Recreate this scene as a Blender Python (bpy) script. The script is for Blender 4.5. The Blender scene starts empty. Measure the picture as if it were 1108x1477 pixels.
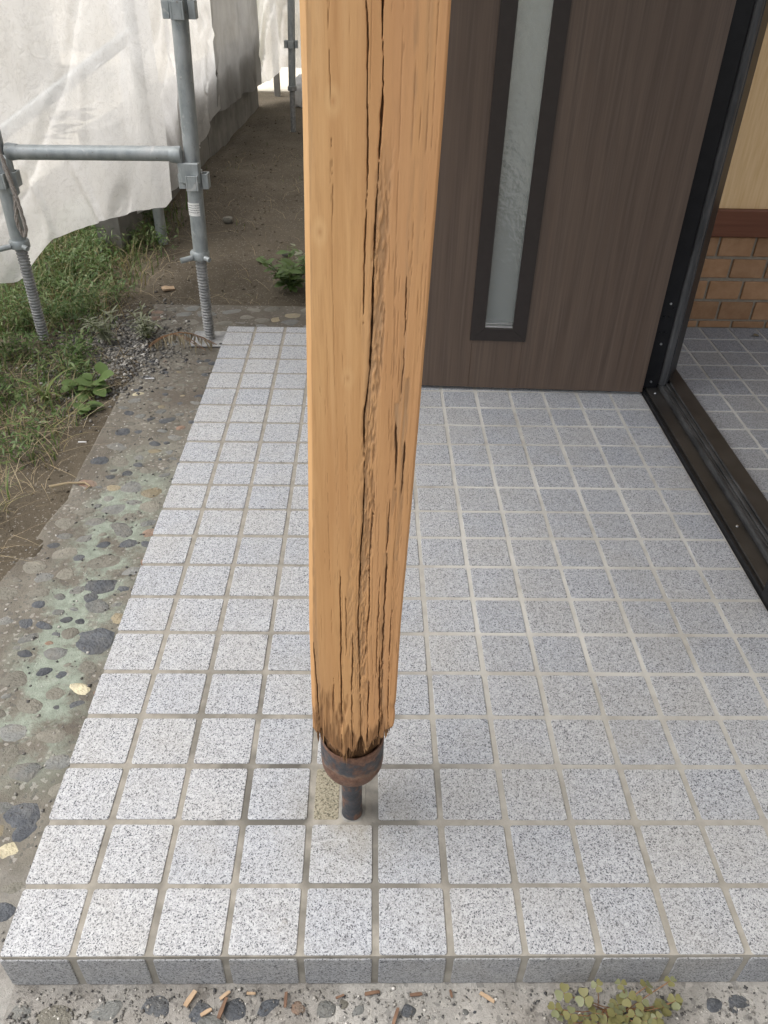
import bpy, math, random
import numpy as np
from mathutils import Matrix, Vector

random.seed(7)
rng = np.random.default_rng(11)
scene = bpy.context.scene
col = scene.collection
R = math.radians

# ------------------------------------------------------------------ camera
def rot_matrix(a, b, c):
    return Matrix.Rotation(c, 3, 'Z') @ Matrix.Rotation(b, 3, 'Y') @ Matrix.Rotation(a, 3, 'X')
cam = bpy.data.cameras.new('camera')
cam_o = bpy.data.objects.new('camera', cam); col.objects.link(cam_o)
cam_o.matrix_world = Matrix.Translation((0.4832, -0.4779, 1.0912)) @ rot_matrix(0.93275, -0.01998, -0.01207).to_4x4()
cam.sensor_fit = 'VERTICAL'; cam.sensor_height = 36.0
cam.lens = 1130.6 / 1477 * 36.0
cam.clip_start = 0.02; cam.clip_end = 800
scene.camera = cam_o

# ------------------------------------------------------------------ world, sun, exposure
SUN_EL, SUN_AZ = 60.0, 268.0      # degrees; azimuth clockwise from +Y
world = bpy.data.worlds.new('World'); scene.world = world
world.use_nodes = True
wn = world.node_tree; wn.nodes.clear()
wo = wn.nodes.new('ShaderNodeOutputWorld'); wb = wn.nodes.new('ShaderNodeBackground')
sky = wn.nodes.new('ShaderNodeTexSky'); sky.sky_type = 'NISHITA'; sky.sun_disc = False
sky.sun_elevation = R(SUN_EL); sky.sun_rotation = R(SUN_AZ)
sky.air_density = 1.0; sky.dust_density = 4.0; sky.ozone_density = 1.0
hs = wn.nodes.new('ShaderNodeHueSaturation'); hs.inputs['Saturation'].default_value = 0.36
wn.links.new(sky.outputs[0], hs.inputs['Color']); wn.links.new(hs.outputs[0], wb.inputs['Color'])
wb.inputs['Strength'].default_value = 0.15
wn.links.new(wb.outputs[0], wo.inputs['Surface'])
sl = bpy.data.lights.new('sun', 'SUN'); sl.energy = 1.0; sl.angle = R(60); sl.color = (1.0, 0.975, 0.94)
so = bpy.data.objects.new('sun', sl); col.objects.link(so)
_d = Vector((math.sin(R(SUN_AZ)) * math.cos(R(SUN_EL)), math.cos(R(SUN_AZ)) * math.cos(R(SUN_EL)), math.sin(R(SUN_EL))))
so.rotation_euler = _d.to_track_quat('Z', 'Y').to_euler(); so.location = (-3, 2, 6)
vs = scene.view_settings
vs.view_transform = 'Standard'; vs.look = 'None'; vs.gamma = 1; vs.use_curve_mapping = False
vs.exposure = 1.14
scene.render.engine = 'CYCLES'
scene.cycles.use_denoising = True
scene.cycles.max_bounces = 6; scene.cycles.diffuse_bounces = 3; scene.cycles.glossy_bounces = 3; scene.cycles.transparent_max_bounces = 12

# ------------------------------------------------------------------ node helpers
class NT:
    def __init__(s, name, rough=0.6, spec=0.5):
        s.m = bpy.data.materials.new(name); s.m.use_nodes = True
        s.t = s.m.node_tree; s.b = s.t.nodes['Principled BSDF']; s.out = s.t.nodes['Material Output']
        s.b.inputs['Roughness'].default_value = rough
        s.b.inputs['Specular IOR Level'].default_value = spec
    def n(s, typ, **kw):
        x = s.t.nodes.new(typ)
        for k, v in kw.items():
            if hasattr(x, k): setattr(x, k, v)
            else: x.inputs[k].default_value = v
        return x
    def l(s, a, b): s.t.links.new(a, b)
    def coord(s, kind='Object', scale=(1, 1, 1), rnd=False):
        c = s.n('ShaderNodeTexCoord'); o = c.outputs[kind]
        mp = s.n('ShaderNodeMapping'); mp.inputs['Scale'].default_value = scale
        s.l(o, mp.inputs['Vector'])
        if rnd:
            oi = s.n('ShaderNodeObjectInfo'); m = s.n('ShaderNodeMath', operation='MULTIPLY'); m.inputs[1].default_value = 57.0
            s.l(oi.outputs['Random'], m.inputs[0]); s.l(m.outputs[0], mp.inputs['Location'])
        return mp.outputs[0]
    def noise(s, vec, scale, detail=4, rough=0.55, dist=0.0):
        x = s.n('ShaderNodeTexNoise'); x.inputs['Scale'].default_value = scale; x.inputs['Detail'].default_value = detail
        x.inputs['Roughness'].default_value = rough; x.inputs['Distortion'].default_value = dist
        s.l(vec, x.inputs['Vector']); return x.outputs['Fac']
    def voro(s, vec, scale, out='Color', feature='F1'):
        x = s.n('ShaderNodeTexVoronoi', feature=feature); x.inputs['Scale'].default_value = scale
        s.l(vec, x.inputs['Vector'])
        if out == 'Color':
            sp = s.n('ShaderNodeSeparateColor'); s.l(x.outputs['Color'], sp.inputs[0]); return sp.outputs[0]
        return x.outputs[out]
    def ramp(s, fac, stops, interp='LINEAR'):
        x = s.n('ShaderNodeValToRGB'); cr = x.color_ramp; cr.interpolation = interp
        while len(cr.elements) < len(stops): cr.elements.new(0.5)
        for e, (p, c) in zip(cr.elements, stops):
            e.position = p
            e.color = (c, c, c, 1) if not hasattr(c, '__len__') else (c[0], c[1], c[2], 1)
        s.l(fac, x.inputs[0]); return x.outputs[0]
    def mix(s, fac, a, b, mode='MIX'):
        x = s.n('ShaderNodeMix', data_type='RGBA', blend_type=mode)
        for i, v in ((0, fac), (6, a), (7, b)):
            if hasattr(v, 'is_output'): s.l(v, x.inputs[i])
            elif i == 0: x.inputs[0].default_value = v
            else: x.inputs[i].default_value = (*v, 1) if hasattr(v, '__len__') else (v, v, v, 1)
        return x.outputs[2]
    def math(s, op, a, b=0.0):
        x = s.n('ShaderNodeMath', operation=op)
        for i, v in enumerate((a, b)):
            if hasattr(v, 'is_output'): s.l(v, x.inputs[i])
            else: x.inputs[i].default_value = v
        return x.outputs[0]
    def attr(s, name):
        x = s.n('ShaderNodeAttribute', attribute_name=name); return x.outputs['Fac']
    def rand(s):
        return s.n('ShaderNodeObjectInfo').outputs['Random']
    def color(s, c):
        if hasattr(c, 'is_output'): s.l(c, s.b.inputs['Base Color'])
        else: s.b.inputs['Base Color'].default_value = (*c, 1)
    def rough(s, c): s.l(c, s.b.inputs['Roughness'])
    def bump(s, h, strength=0.5, dist=0.002):
        x = s.n('ShaderNodeBump'); x.inputs['Strength'].default_value = strength; x.inputs['Distance'].default_value = dist
        s.l(h, x.inputs['Height']); s.l(x.outputs[0], s.b.inputs['Normal'])

M = {}
# --- granite-look tile
def tile_material(name, gain, gain2):
    t = NT(name, 0.5, 0.4)
    v = t.coord('Object', rnd=True)
    nz = t.n('ShaderNodeTexNoise'); nz.inputs['Scale'].default_value = 420; t.l(v, nz.inputs['Vector'])
    vm = t.n('ShaderNodeVectorMath', operation='MULTIPLY_ADD'); t.l(nz.outputs['Color'], vm.inputs[0])
    vm.inputs[1].default_value = (0.0007,) * 3; t.l(v, vm.inputs[2])
    c1 = t.voro(vm.outputs[0], 820)
    c2 = t.voro(vm.outputs[0], 540)
    sp = t.ramp(c1, [(0.0, (0.36, 0.365, 0.37)), (0.3, (0.44, 0.44, 0.44)), (0.6, (0.50, 0.50, 0.495))], 'CONSTANT')
    sp = t.mix(1.0, sp, (0.96, 0.985, 1.02), 'MULTIPLY')
    sp = t.mix(t.ramp(c1, [(0.0, 1.0), (0.12, 0.0)], 'CONSTANT'), sp, (0.15, 0.155, 0.17))
    sp = t.mix(t.ramp(c2, [(0.0, 1.0), (0.09, 0.0)], 'CONSTANT'), sp, (0.10, 0.105, 0.12))
    sp = t.mix(t.ramp(c2, [(0.0, 0.0), (0.40, 0.8), (0.58, 0.0)], 'CONSTANT'), sp, (0.29, 0.295, 0.31))
    big = t.ramp(t.noise(v, 130, 3), [(0.3, 0.80), (0.7, 1.05)])
    c = t.mix(1.0, sp, big, 'MULTIPLY')
    pr = t.ramp(t.rand(), [(0.0, (gain * 0.92, gain * 0.935, gain * 0.96)), (0.5, (gain, gain, gain)), (0.8, (gain * 1.02, gain * 1.01, gain * 0.99)), (1.0, (gain * .97, gain * .98, gain))])
    c = t.mix(1.0, c, pr, 'MULTIPLY')
    g = t.coord('Generated')
    wpos = t.n('ShaderNodeNewGeometry').outputs['Position']
    dirt = t.ramp(t.noise(wpos, 9, 5), [(0.42, 0.0), (0.75, 0.30)])
    c = t.mix(dirt, c, (0.30, 0.285, 0.25))
    sc = t.ramp(t.noise(wpos, 34, 8, 0.75, 0.8), [(0.63, 0.0), (0.71, 0.5)]); c = t.mix(sc, c, (0.21, 0.195, 0.165))
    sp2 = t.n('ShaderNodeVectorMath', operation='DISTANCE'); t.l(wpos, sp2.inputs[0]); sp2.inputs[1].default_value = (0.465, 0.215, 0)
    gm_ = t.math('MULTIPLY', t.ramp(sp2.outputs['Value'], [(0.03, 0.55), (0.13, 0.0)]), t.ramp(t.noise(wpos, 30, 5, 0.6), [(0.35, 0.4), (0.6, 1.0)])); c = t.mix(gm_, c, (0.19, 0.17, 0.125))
    t.color(c); t.bump(c1, 0.15, 0.0006)
    t.rough(t.ramp(t.noise(v, 60), [(0.3, 0.42), (0.7, 0.62)]))
    return t.m
M['tile'] = tile_material('granite_tile', 0.95, 1.0)
M['riser'] = tile_material('riser_tile', 0.72, 1.0)  # same tile made darker: shade on the step front put into the colour
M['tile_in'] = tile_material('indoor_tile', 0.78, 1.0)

def simple(name, c1, c2, scale, rough=0.7, bump=0.3, bd=0.002, spec=0.4, detail=5, rnd=False, sc=(1, 1, 1), metal=0.0):
    t = NT(name, rough, spec); v = t.coord('Object', sc, rnd)
    f = t.noise(v, scale, detail)
    t.color(t.ramp(f, [(0.3, c1), (0.7, c2)]))
    if bump: t.bump(f, bump, bd)
    t.b.inputs['Metallic'].default_value = metal
    return t.m

# --- grout with local dark staining
t = NT('grout', 0.85, 0.3)
p = t.n('ShaderNodeNewGeometry').outputs['Position']
base = t.ramp(t.noise(p, 40, 6), [(0.3, (0.20, 0.185, 0.155)), (0.7, (0.31, 0.29, 0.25))])
st = t.ramp(t.noise(p, 6.5, 5), [(0.43, 0.0), (0.54, 0.85)])
dp = t.n('ShaderNodeVectorMath', operation='DISTANCE'); t.l(p, dp.inputs[0]); dp.inputs[1].default_value = (0.42, 0.26, 0)
near = t.ramp(dp.outputs['Value'], [(0.05, 1.0), (0.42, 0.0)])
fac = t.math('MULTIPLY', st, t.math('ADD', t.math('MULTIPLY', near, 0.95), 0.10))
c = t.mix(fac, base, (0.07, 0.066, 0.058))
sx = t.n('ShaderNodeSeparateXYZ'); t.l(p, sx.inputs[0])
pale = t.math('MULTIPLY', t.math('MULTIPLY', t.ramp(sx.outputs[0], [(0.40, 0.0), (0.75, 1.0)]), t.ramp(sx.outputs[1], [(0.12, 0.15), (0.55, 1.0)])), t.ramp(t.noise(p, 5, 3), [(0.3, 0.3), (0.6, 0.85)]))
c = t.mix(pale, c, (0.52, 0.51, 0.475)); t.color(c)
t.bump(t.noise(p, 350, 3), 0.5, 0.001); M['grout'] = t.m

# --- soil
t = NT('soil', 0.95, 0.2)
p = t.coord('Object')
n1 = t.noise(p, 3.0, 8, 0.6); n2 = t.noise(p, 45, 6, 0.65)
c = t.mix(n2, t.ramp(n1, [(0.3, (0.047, 0.038, 0.026)), (0.7, (0.090, 0.074, 0.052))]), t.ramp(n1, [(0.3, (0.098, 0.081, 0.059)), (0.7, (0.142, 0.120, 0.088))]))
gr = t.voro(p, 260); c = t.mix(t.ramp(gr, [(0.90, 0.0), (0.95, 0.6)], 'CONSTANT'), c, (0.26, 0.24, 0.21))
t.color(c); t.bump(t.noise(p, 120, 6, 0.7), 0.9, 0.006); M['soil'] = t.m

# --- exposed-pebble concrete with green spill
def concrete(name, a, b, spill):
    t = NT(name, 0.88, 0.3); p = t.coord('Object')
    c = t.ramp(t.noise(p, 14, 7, 0.65), [(0.3, a), (0.7, b)])
    gv = t.voro(p, 170); c = t.mix(t.ramp(gv, [(0.0, 0.4), (0.12, 0.0), (0.90, 0.0), (0.93, 0.4)], 'CONSTANT'), c, t.ramp(gv, [(0.4, (0.07, 0.07, 0.07)), (0.6, (0.46, 0.44, 0.40))]))
    dirt = t.ramp(t.noise(p, 4.0, 6, 0.6), [(0.45, 0.0), (0.65, 0.75)]); c = t.mix(dirt, c, (0.10, 0.083, 0.066))
    if spill:
        s = t.n('ShaderNodeSeparateXYZ'); t.l(p, s.inputs[0])
        fr_ = t.ramp(t.math('ADD', s.outputs[1], t.math('MULTIPLY', t.noise(p, 9, 6, 0.7), 0.3)), [(0.12, 1.0), (0.34, 0.0)]); c = t.mix(fr_, c, t.ramp(t.noise(p, 40, 6, 0.7), [(0.3, (0.24, 0.232, 0.212)), (0.7, (0.38, 0.366, 0.336))]))
        band = t.math('ABSOLUTE', t.math('ADD', s.outputs[0], 0.125))
        bandm = t.ramp(band, [(0.05, 1.0), (0.12, 0.0)])
        ym = t.math('MULTIPLY', t.ramp(s.outputs[1], [(0.28, 0.0), (0.42, 1.0)]), t.ramp(t.math('SUBTRACT', 2.0, s.outputs[1]), [(0.55, 0.0), (0.85, 1.0)]))
        m = t.math('MULTIPLY', t.math('MULTIPLY', bandm, ym), t.ramp(t.noise(p, 11, 8, 0.7), [(0.42, 0.0), (0.54, 0.8)]))
        c = t.mix(m, c, t.ramp(t.noise(p, 60, 3), [(0.3, (0.20, 0.235, 0.19)), (0.7, (0.31, 0.36, 0.295))]))
    t.color(c); t.bump(t.noise(p, 260, 5, 0.7), 0.8, 0.004); return t.m
M['apron'] = concrete('pebble_concrete', (0.115, 0.104, 0.084), (0.20, 0.185, 0.154), True)
M['front_concrete'] = concrete('front_concrete', (0.25, 0.242, 0.222), (0.40, 0.385, 0.355), False)

def stone_mat(name, c1, c2, dk=.65):
    t = NT(name, 0.62, 0.45); v = t.coord('Object', rnd=True)
    c = t.ramp(t.noise(v, 1.3, 6, 0.65), [(0.3, c1), (0.7, c2)])
    pr = t.ramp(t.rand(), [(0, 0.75), (1, 1.25)]); c = t.mix(1.0, c, pr, 'MULTIPLY')
    d = t.ramp(t.noise(t.n('ShaderNodeNewGeometry').outputs['Position'], 22, 6, 0.65), [(0.46, 0.0), (0.70, dk)])
    t.color(t.mix(d, c, (0.19, 0.175, 0.143))); t.bump(t.noise(v, 5, 5), 0.5, 0.02); return t.m
M['stone'] = [stone_mat('slate_stone', (0.035, 0.039, 0.046), (0.085, 0.092, 0.102), .35), stone_mat('grey_stone', (0.11, 0.114, 0.108), (0.20, 0.202, 0.19)),
              stone_mat('brown_stone', (0.125, 0.117, 0.094), (0.19, 0.18, 0.148)), stone_mat('tan_stone', (0.19, 0.16, 0.10), (0.28, 0.235, 0.155)),
              stone_mat('rust_stone', (0.15, 0.09, 0.06), (0.26, 0.17, 0.12)), stone_mat('cream_stone', (0.42, 0.37, 0.24), (0.60, 0.54, 0.38))]
M['gravel'] = simple('gravel_mix', (0.12, 0.12, 0.115), (0.42, 0.41, 0.38), 45, 0.8)

# --- weathered timber (attributes: crack, stain, rot)
t = NT('timber', 0.72, 0.25)
v = t.coord('Object', (1, 1, 0.035)); v2 = t.coord('Object', (1, 1, 0.07)); v3 = t.coord('Object')
g1 = t.noise(v, 75, 6, 0.6, 0.4); g2 = t.noise(v2, 260, 5, 0.65); g3 = t.noise(v3, 7, 4)
c = t.ramp(g1, [(0.28, (0.50, 0.28, 0.122)), (0.5, (0.60, 0.358, 0.166)), (0.72, (0.67, 0.425, 0.215))])
c = t.mix(t.ramp(g2, [(0.50, 0.0), (0.70, 0.42)]), c, (0.38, 0.20, 0.085))
c = t.mix(t.ramp(g3, [(0.35, 0.0), (0.7, 0.30)]), c, (0.60, 0.34, 0.14))
sx = t.n('ShaderNodeSeparateXYZ'); t.l(v3, sx.inputs[0])
rf = t.math('MULTIPLY', t.ramp(sx.outputs[0], [(0.005, 0.0), (0.03, 0.65)]), t.ramp(g1, [(0.3, 0.4), (0.6, 1.0)]))
g5 = t.noise(t.coord('Object', (1, 1, 0.12)), 26, 4, 0.55); c = t.mix(t.ramp(g5, [(0.42, 0.0), (0.66, 0.55)]), c, (0.47, 0.245, 0.105))
c = t.mix(t.ramp(sx.outputs[2], [(0.28, 0.55), (0.75, 0.0)]), c, (0.50, 0.265, 0.11))
c = t.mix(rf, c, (0.47, 0.245, 0.115))
c = t.mix(t.math('MULTIPLY', t.attr('stain'), t.ramp(g2, [(0.38, 0.55), (0.55, 1.0)])), c, t.ramp(g2, [(0.36, (0.17, 0.105, 0.062)), (0.5, (0.29, 0.18, 0.10)), (0.66, (0.43, 0.275, 0.155))]))
c = t.mix(t.attr('rot'), c, t.ramp(g2, [(0.3, (0.12, 0.060, 0.027)), (0.7, (0.36, 0.19, 0.082))]))
c = t.mix(t.attr('crack'), c, (0.10, 0.055, 0.032)); t.color(c)
c_t = c
for (kx, kz, kr) in ((-.0245, .895, .006), (-.003, .765, .005), (-.012, .99, .006), (.018, .873, .004)):
    dk = t.n('ShaderNodeVectorMath', operation='DISTANCE'); vk = t.coord('Object', (1, 0, 0.55)); t.l(vk, dk.inputs[0]); dk.inputs[1].default_value = (kx, 0, kz * .55)
    c_t = t.mix(t.ramp(dk.outputs['Value'], [(0.0, 0.55), (kr * .3, 0.7), (kr * .55, 0.35), (kr, 0.0)]), c_t, t.ramp(dk.outputs['Value'], [(0.0, (0.40, 0.20, 0.08)), (kr * .35, (0.76, 0.52, 0.27))]))
t.color(c_t)
t.bump(t.math('ADD', g2, t.math('MULTIPLY', g1, 0.6)), 0.25, 0.0012); M['timber'] = t.m
t = NT('rotten_wood', 0.9, 0.2); v = t.coord('Object', (1, 1, 0.3))
g = t.noise(v, 90, 6, 0.7); t.color(t.ramp(g, [(0.3, (0.018, 0.010, 0.006)), (0.7, (0.16, 0.08, 0.035))])); t.bump(g, 1.0, 0.006); M['rotten'] = t.m

t = NT('frayed_fibre', 0.85, 0.2); r_ = t.n('ShaderNodeNewGeometry').outputs['Random Per Island']
t.color(t.ramp(r_, [(0.0, (0.09, 0.045, 0.02)), (0.4, (0.22, 0.12, 0.055)), (0.75, (0.42, 0.24, 0.11)), (1.0, (0.58, 0.36, 0.18))])); M['fibre'] = t.m
# --- rusty painted steel
t = NT('rusty_paint', 0.55, 0.4); v = t.coord('Object')
m = t.ramp(t.noise(v, 22, 6, 0.6, 0.6), [(0.50, 0.0), (0.515, 1.0)])
sx = t.n('ShaderNodeSeparateXYZ'); t.l(v, sx.inputs[0])
hz = t.math('ADD', t.math('ADD', sx.outputs[2], t.math('MULTIPLY', sx.outputs[0], 0.12)), t.math('MULTIPLY', t.math('SUBTRACT', t.noise(v, 20, 6, 0.65), 0.5), 0.045))
band = t.ramp(hz, [(0.0, 1.0), (0.100, 1.0), (0.105, 0.0), (0.152, 0.0), (0.157, 1.0), (0.192, 1.0), (0.196, 0.6)])
low = t.ramp(sx.outputs[2], [(0.098, 0.0), (0.104, 1.0)])
rust = t.ramp(t.noise(v, 130, 6, 0.7), [(0.3, (0.065, 0.034, 0.022)), (0.55, (0.14, 0.072, 0.046)), (0.75, (0.23, 0.125, 0.078))])
paint = t.ramp(t.noise(v, 50, 4), [(0.3, (0.030, 0.032, 0.038)), (0.7, (0.060, 0.062, 0.068))])
rz = t.ramp(hz, [(0.108, 1.0), (0.1495, 1.0), (0.1515, 0.0), (0.181, 0.0), (0.184, 1.0)])
edge = t.ramp(hz, [(0.148, 0.0), (0.1503, 0.75), (0.1525, 0.0)])
paint = t.mix(t.ramp(t.noise(v, 45, 7, 0.7), [(0.50, 0.0), (0.60, 0.85)]), paint, rust)
c = t.mix(rz, paint, rust); c = t.mix(edge, c, (0.34, 0.32, 0.26)); c = t.mix(low, paint, c); t.color(c)
t.rough(t.ramp(t.noise(v, 60), [(0.3, 0.4), (0.7, 0.8)])); t.bump(t.noise(v, 160, 6, 0.7), 0.45, 0.002); M['rust'] = t.m

# --- galvanised scaffold tube
t = NT('galvanised', 0.5, 0.5); v = t.coord('Object', (1, 1, 0.4))
f = t.noise(v, 40, 6, 0.65); f2 = t.noise(t.coord('Object'), 9, 4)
c = t.ramp(f, [(0.3, (0.25, 0.28, 0.285)), (0.7, (0.42, 0.45, 0.45))])
c = t.mix(t.ramp(f2, [(0.5, 0.0), (0.75, 0.5)]), c, (0.52, 0.53, 0.52)); t.color(c)
gp = t.coord('Object'); c = t.mix(t.ramp(t.noise(gp, 75, 5, 0.7), [(0.62, 0.0), (0.70, 0.7)]), c, (0.20, 0.16, 0.125)); c = t.mix(t.ramp(t.noise(gp, 28, 6, 0.7, 0.6), [(0.60, 0.0), (0.64, 0.55)]), c, (0.58, 0.58, 0.56)); t.color(c)
t.b.inputs['Metallic'].default_value = 0.35; t.rough(t.ramp(f, [(0.3, 0.38), (0.7, 0.62)])); t.bump(f, 0.12, 0.001); M['galv'] = t.m
t = NT('jack_steel', 0.6, 0.5); f = t.noise(t.coord('Object'), 60, 6)
t.color(t.ramp(f, [(0.3, (0.20, 0.205, 0.205)), (0.7, (0.38, 0.38, 0.37))])); t.b.inputs['Metallic'].default_value = 0.3; M['jack'] = t.m
M['darkhole'] = simple('bolt_dark', (0.02, 0.02, 0.02), (0.05, 0.05, 0.05), 50)
# sticker: pale with rows of tiny print
t = NT('sticker_print', 0.6); v = t.coord('Generated', (1, 1, 1)); s = t.n('ShaderNodeSeparateXYZ'); t.l(v, s.inputs[0])
rows = t.math('PINGPONG', s.outputs[2], 0.09); bars = t.noise(t.coord('Generated', (60, 60, 11)), 1.0, 1)
m = t.math('MULTIPLY', t.ramp(rows, [(0.045, 0.0), (0.05, 1.0)], 'CONSTANT'), t.ramp(bars, [(0.46, 0.0), (0.5, 1.0)], 'CONSTANT'))
inn = t.ramp(s.outputs[2], [(0.0, 0.0), (0.12, 1.0), (0.80, 1.0), (0.84, 0.0)], 'CONSTANT')
t.color(t.mix(t.math('MULTIPLY', m, inn), (0.75, 0.75, 0.72), (0.08, 0.08, 0.085))); M['sticker'] = t.m

# --- scaffold sheet cloth
def cloth_mat(name, c1, c2, transp, transl):
    t = NT(name, 0.8, 0.2); t.t.nodes.remove(t.b)
    v = t.coord('Object'); n1 = t.noise(v, 5, 6, 0.6); n2 = t.noise(v, 60, 5, 0.7)
    c = t.ramp(n1, [(0.3, c1), (0.7, c2)])
    wr = t.ramp(t.noise(t.coord('Object', (1, 1, 1)), 14, 8, 0.7, 1.5), [(0.485, 0.0), (0.5, 0.28), (0.515, 0.0)]); c = t.mix(wr, c, (0.32, 0.30, 0.28))
    c = t.mix(t.ramp(n2, [(0.55, 0.0), (0.75, 0.25)]), c, (0.42, 0.40, 0.36))
    bp = t.n('ShaderNodeBump'); bp.inputs['Strength'].default_value = 0.5; bp.inputs['Distance'].default_value = 0.006
    t.l(t.noise(v, 22, 6, 0.6, 1.2), bp.inputs['Height'])
    d = t.n('ShaderNodeBsdfDiffuse'); tr = t.n('ShaderNodeBsdfTranslucent'); tp = t.n('ShaderNodeBsdfTransparent')
    t.l(c, d.inputs[0]); t.l(c, tr.inputs[0]); t.l(bp.outputs[0], d.inputs['Normal']); t.l(bp.outputs[0], tr.inputs['Normal'])
    m1 = t.n('ShaderNodeMixShader'); m1.inputs[0].default_value = transl; t.l(d.outputs[0], m1.inputs[1]); t.l(tr.outputs[0], m1.inputs[2])
    m2 = t.n('ShaderNodeMixShader'); m2.inputs[0].default_value = transp; t.l(m1.outputs[0], m2.inputs[1]); t.l(tp.outputs[0], m2.inputs[2])
    t.l(m2.outputs[0], t.out.inputs['Surface']); return t.m
M['sheet'] = cloth_mat('white_sheet', (0.80, 0.79, 0.765), (0.90, 0.895, 0.88), 0.18, 0.62)
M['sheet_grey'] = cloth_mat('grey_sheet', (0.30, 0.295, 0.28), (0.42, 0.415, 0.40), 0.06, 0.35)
M['bag'] = cloth_mat('white_bag', (0.78, 0.78, 0.78), (0.85, 0.85, 0.85), 0.03, 0.4)
M['rope'] = simple('rope_fibre', (0.22, 0.19, 0.17), (0.45, 0.41, 0.37), 200)

# --- door, frame, interior
t = NT('door_laminate', 0.48, 0.55)
v = t.coord('Object', (1, 1, 0.02)); vb = t.coord('Object', (1, 1, 0.16))
wv = t.n('ShaderNodeTexWave'); wv.bands_direction = 'X'; wv.inputs['Scale'].default_value = 7; wv.inputs['Distortion'].default_value = 9; wv.inputs['Detail'].default_value = 4; wv.inputs['Detail Scale'].default_value = 1.2
t.l(vb, wv.inputs['Vector'])
g = t.noise(v, 160, 6, 0.65); g0 = t.noise(v, 22, 4)
c = t.ramp(g, [(0.25, (0.056, 0.036, 0.025)), (0.5, (0.088, 0.060, 0.043)), (0.75, (0.132, 0.095, 0.070))])
c = t.mix(t.ramp(g0, [(0.4, 0.0), (0.65, 0.45)]), c, (0.062, 0.038, 0.025))
c = t.mix(t.math('MULTIPLY', wv.outputs['Fac'], 0.45), c, (0.116, 0.078, 0.054)); t.color(c); t.bump(g, 0.06, 0.0005); M['door'] = t.m
M['bezel'] = simple('dark_brown_metal', (0.021, 0.016, 0.014), (0.026, 0.020, 0.018), 60, 0.38, 0.05, 0.0005)
M['black_alu'] = simple('black_aluminium', (0.006, 0.006, 0.007), (0.011, 0.011, 0.012), 30, 0.42, 0.05, 0.0005, 0.25)
M['bronze_alu'] = simple('bronze_aluminium', (0.018, 0.017, 0.016), (0.036, 0.033, 0.030), 18, 0.35, 0.05, 0.0005)
t = NT('gasket_rubber', 0.5, 0.5); f = t.noise(t.coord('Object', (1, 0.15, 0.15)), 60, 6)
t.color(t.ramp(f, [(0.4, (0.020, 0.021, 0.022)), (0.8, (0.085, 0.085, 0.085))])); M['rubber'] = t.m
M['chrome'] = simple('bright_metal', (0.55, 0.56, 0.57), (0.7, 0.7, 0.7), 40, 0.3, 0, metal=0.9)
t = NT('frosted_glass', 0.22, 0.5); v = t.coord('Object')
t.color((0.50, 0.545, 0.54)); t.b.inputs['Transmission Weight'].default_value = 0.7; t.b.inputs['IOR'].default_value = 1.45
t.bump(t.noise(v, 45, 3, 0.5), 0.45, 0.009); M['glass'] = t.m
t = NT('wallpaper', 0.8, 0.3); v = t.coord('Object', (1, 1, 0.06)); f = t.noise(v, 140, 5, 0.6)
t.color(t.ramp(f, [(0.3, (0.68, 0.45, 0.22)), (0.7, (0.80, 0.57, 0.32))])); t.bump(f, 0.4, 0.002); M['wallpaper'] = t.m
t = NT('redwood_trim', 0.4, 0.4); v = t.coord('Object', (0.06, 1, 1)); f = t.noise(v, 60, 5)
t.color(t.ramp(f, [(0.3, (0.11, 0.035, 0.016)), (0.7, (0.17, 0.062, 0.030))])); M['trim'] = t.m
t = NT('brick', 0.7, 0.3); v = t.coord('Object', rnd=True); f = t.noise(v, 25, 6, 0.6)
c = t.ramp(f, [(0.3, (0.27, 0.145, 0.07)), (0.7, (0.37, 0.215, 0.115))]); c = t.mix(1.0, c, t.ramp(t.rand(), [(0, 0.8), (1, 1.15)]), 'MULTIPLY')
t.color(c); t.bump(f, 0.4, 0.002); M['brick'] = t.m
M['mortar'] = simple('mortar', (0.21, 0.175, 0.13), (0.28, 0.24, 0.185), 60, 0.9)
M['patch'] = simple('mortar_patch', (0.12, 0.115, 0.10), (0.25, 0.24, 0.215), 40, 0.6)
M['plaster'] = simple('house_plaster', (0.42, 0.39, 0.34), (0.52, 0.49, 0.44), 12, 0.9)
M['roof'] = simple('roof_board', (0.26, 0.19, 0.12), (0.34, 0.25, 0.17), 12, 0.8)
M['block'] = simple('block_concrete', (0.14, 0.135, 0.125), (0.25, 0.24, 0.22), 9, 0.9, 0.5, 0.004)
M['cream'] = simple('cream_wall', (0.62, 0.57, 0.46), (0.72, 0.67, 0.57), 6, 0.9)
M['yellow'] = simple('yellow_pad', (0.62, 0.60, 0.24), (0.72, 0.70, 0.33), 10, 0.8)
t = NT('stained_tile', 0.6, 0.3); v = t.coord('Object'); c1 = t.voro(v, 480)
t.color(t.ramp(c1, [(0.0, (0.10, 0.09, 0.065)), (0.15, (0.18, 0.165, 0.12)), (0.4, (0.24, 0.215, 0.155)), (0.7, (0.28, 0.255, 0.19))], 'CONSTANT')); M['stained'] = t.m
M['chip'] = [simple('brown_chip', (0.10, 0.055, 0.035), (0.20, 0.12, 0.075), 60, 0.8, rnd=True), simple('tan_chip', (0.30, 0.205, 0.125), (0.44, 0.32, 0.21), 60, 0.8, rnd=True)]

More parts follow.
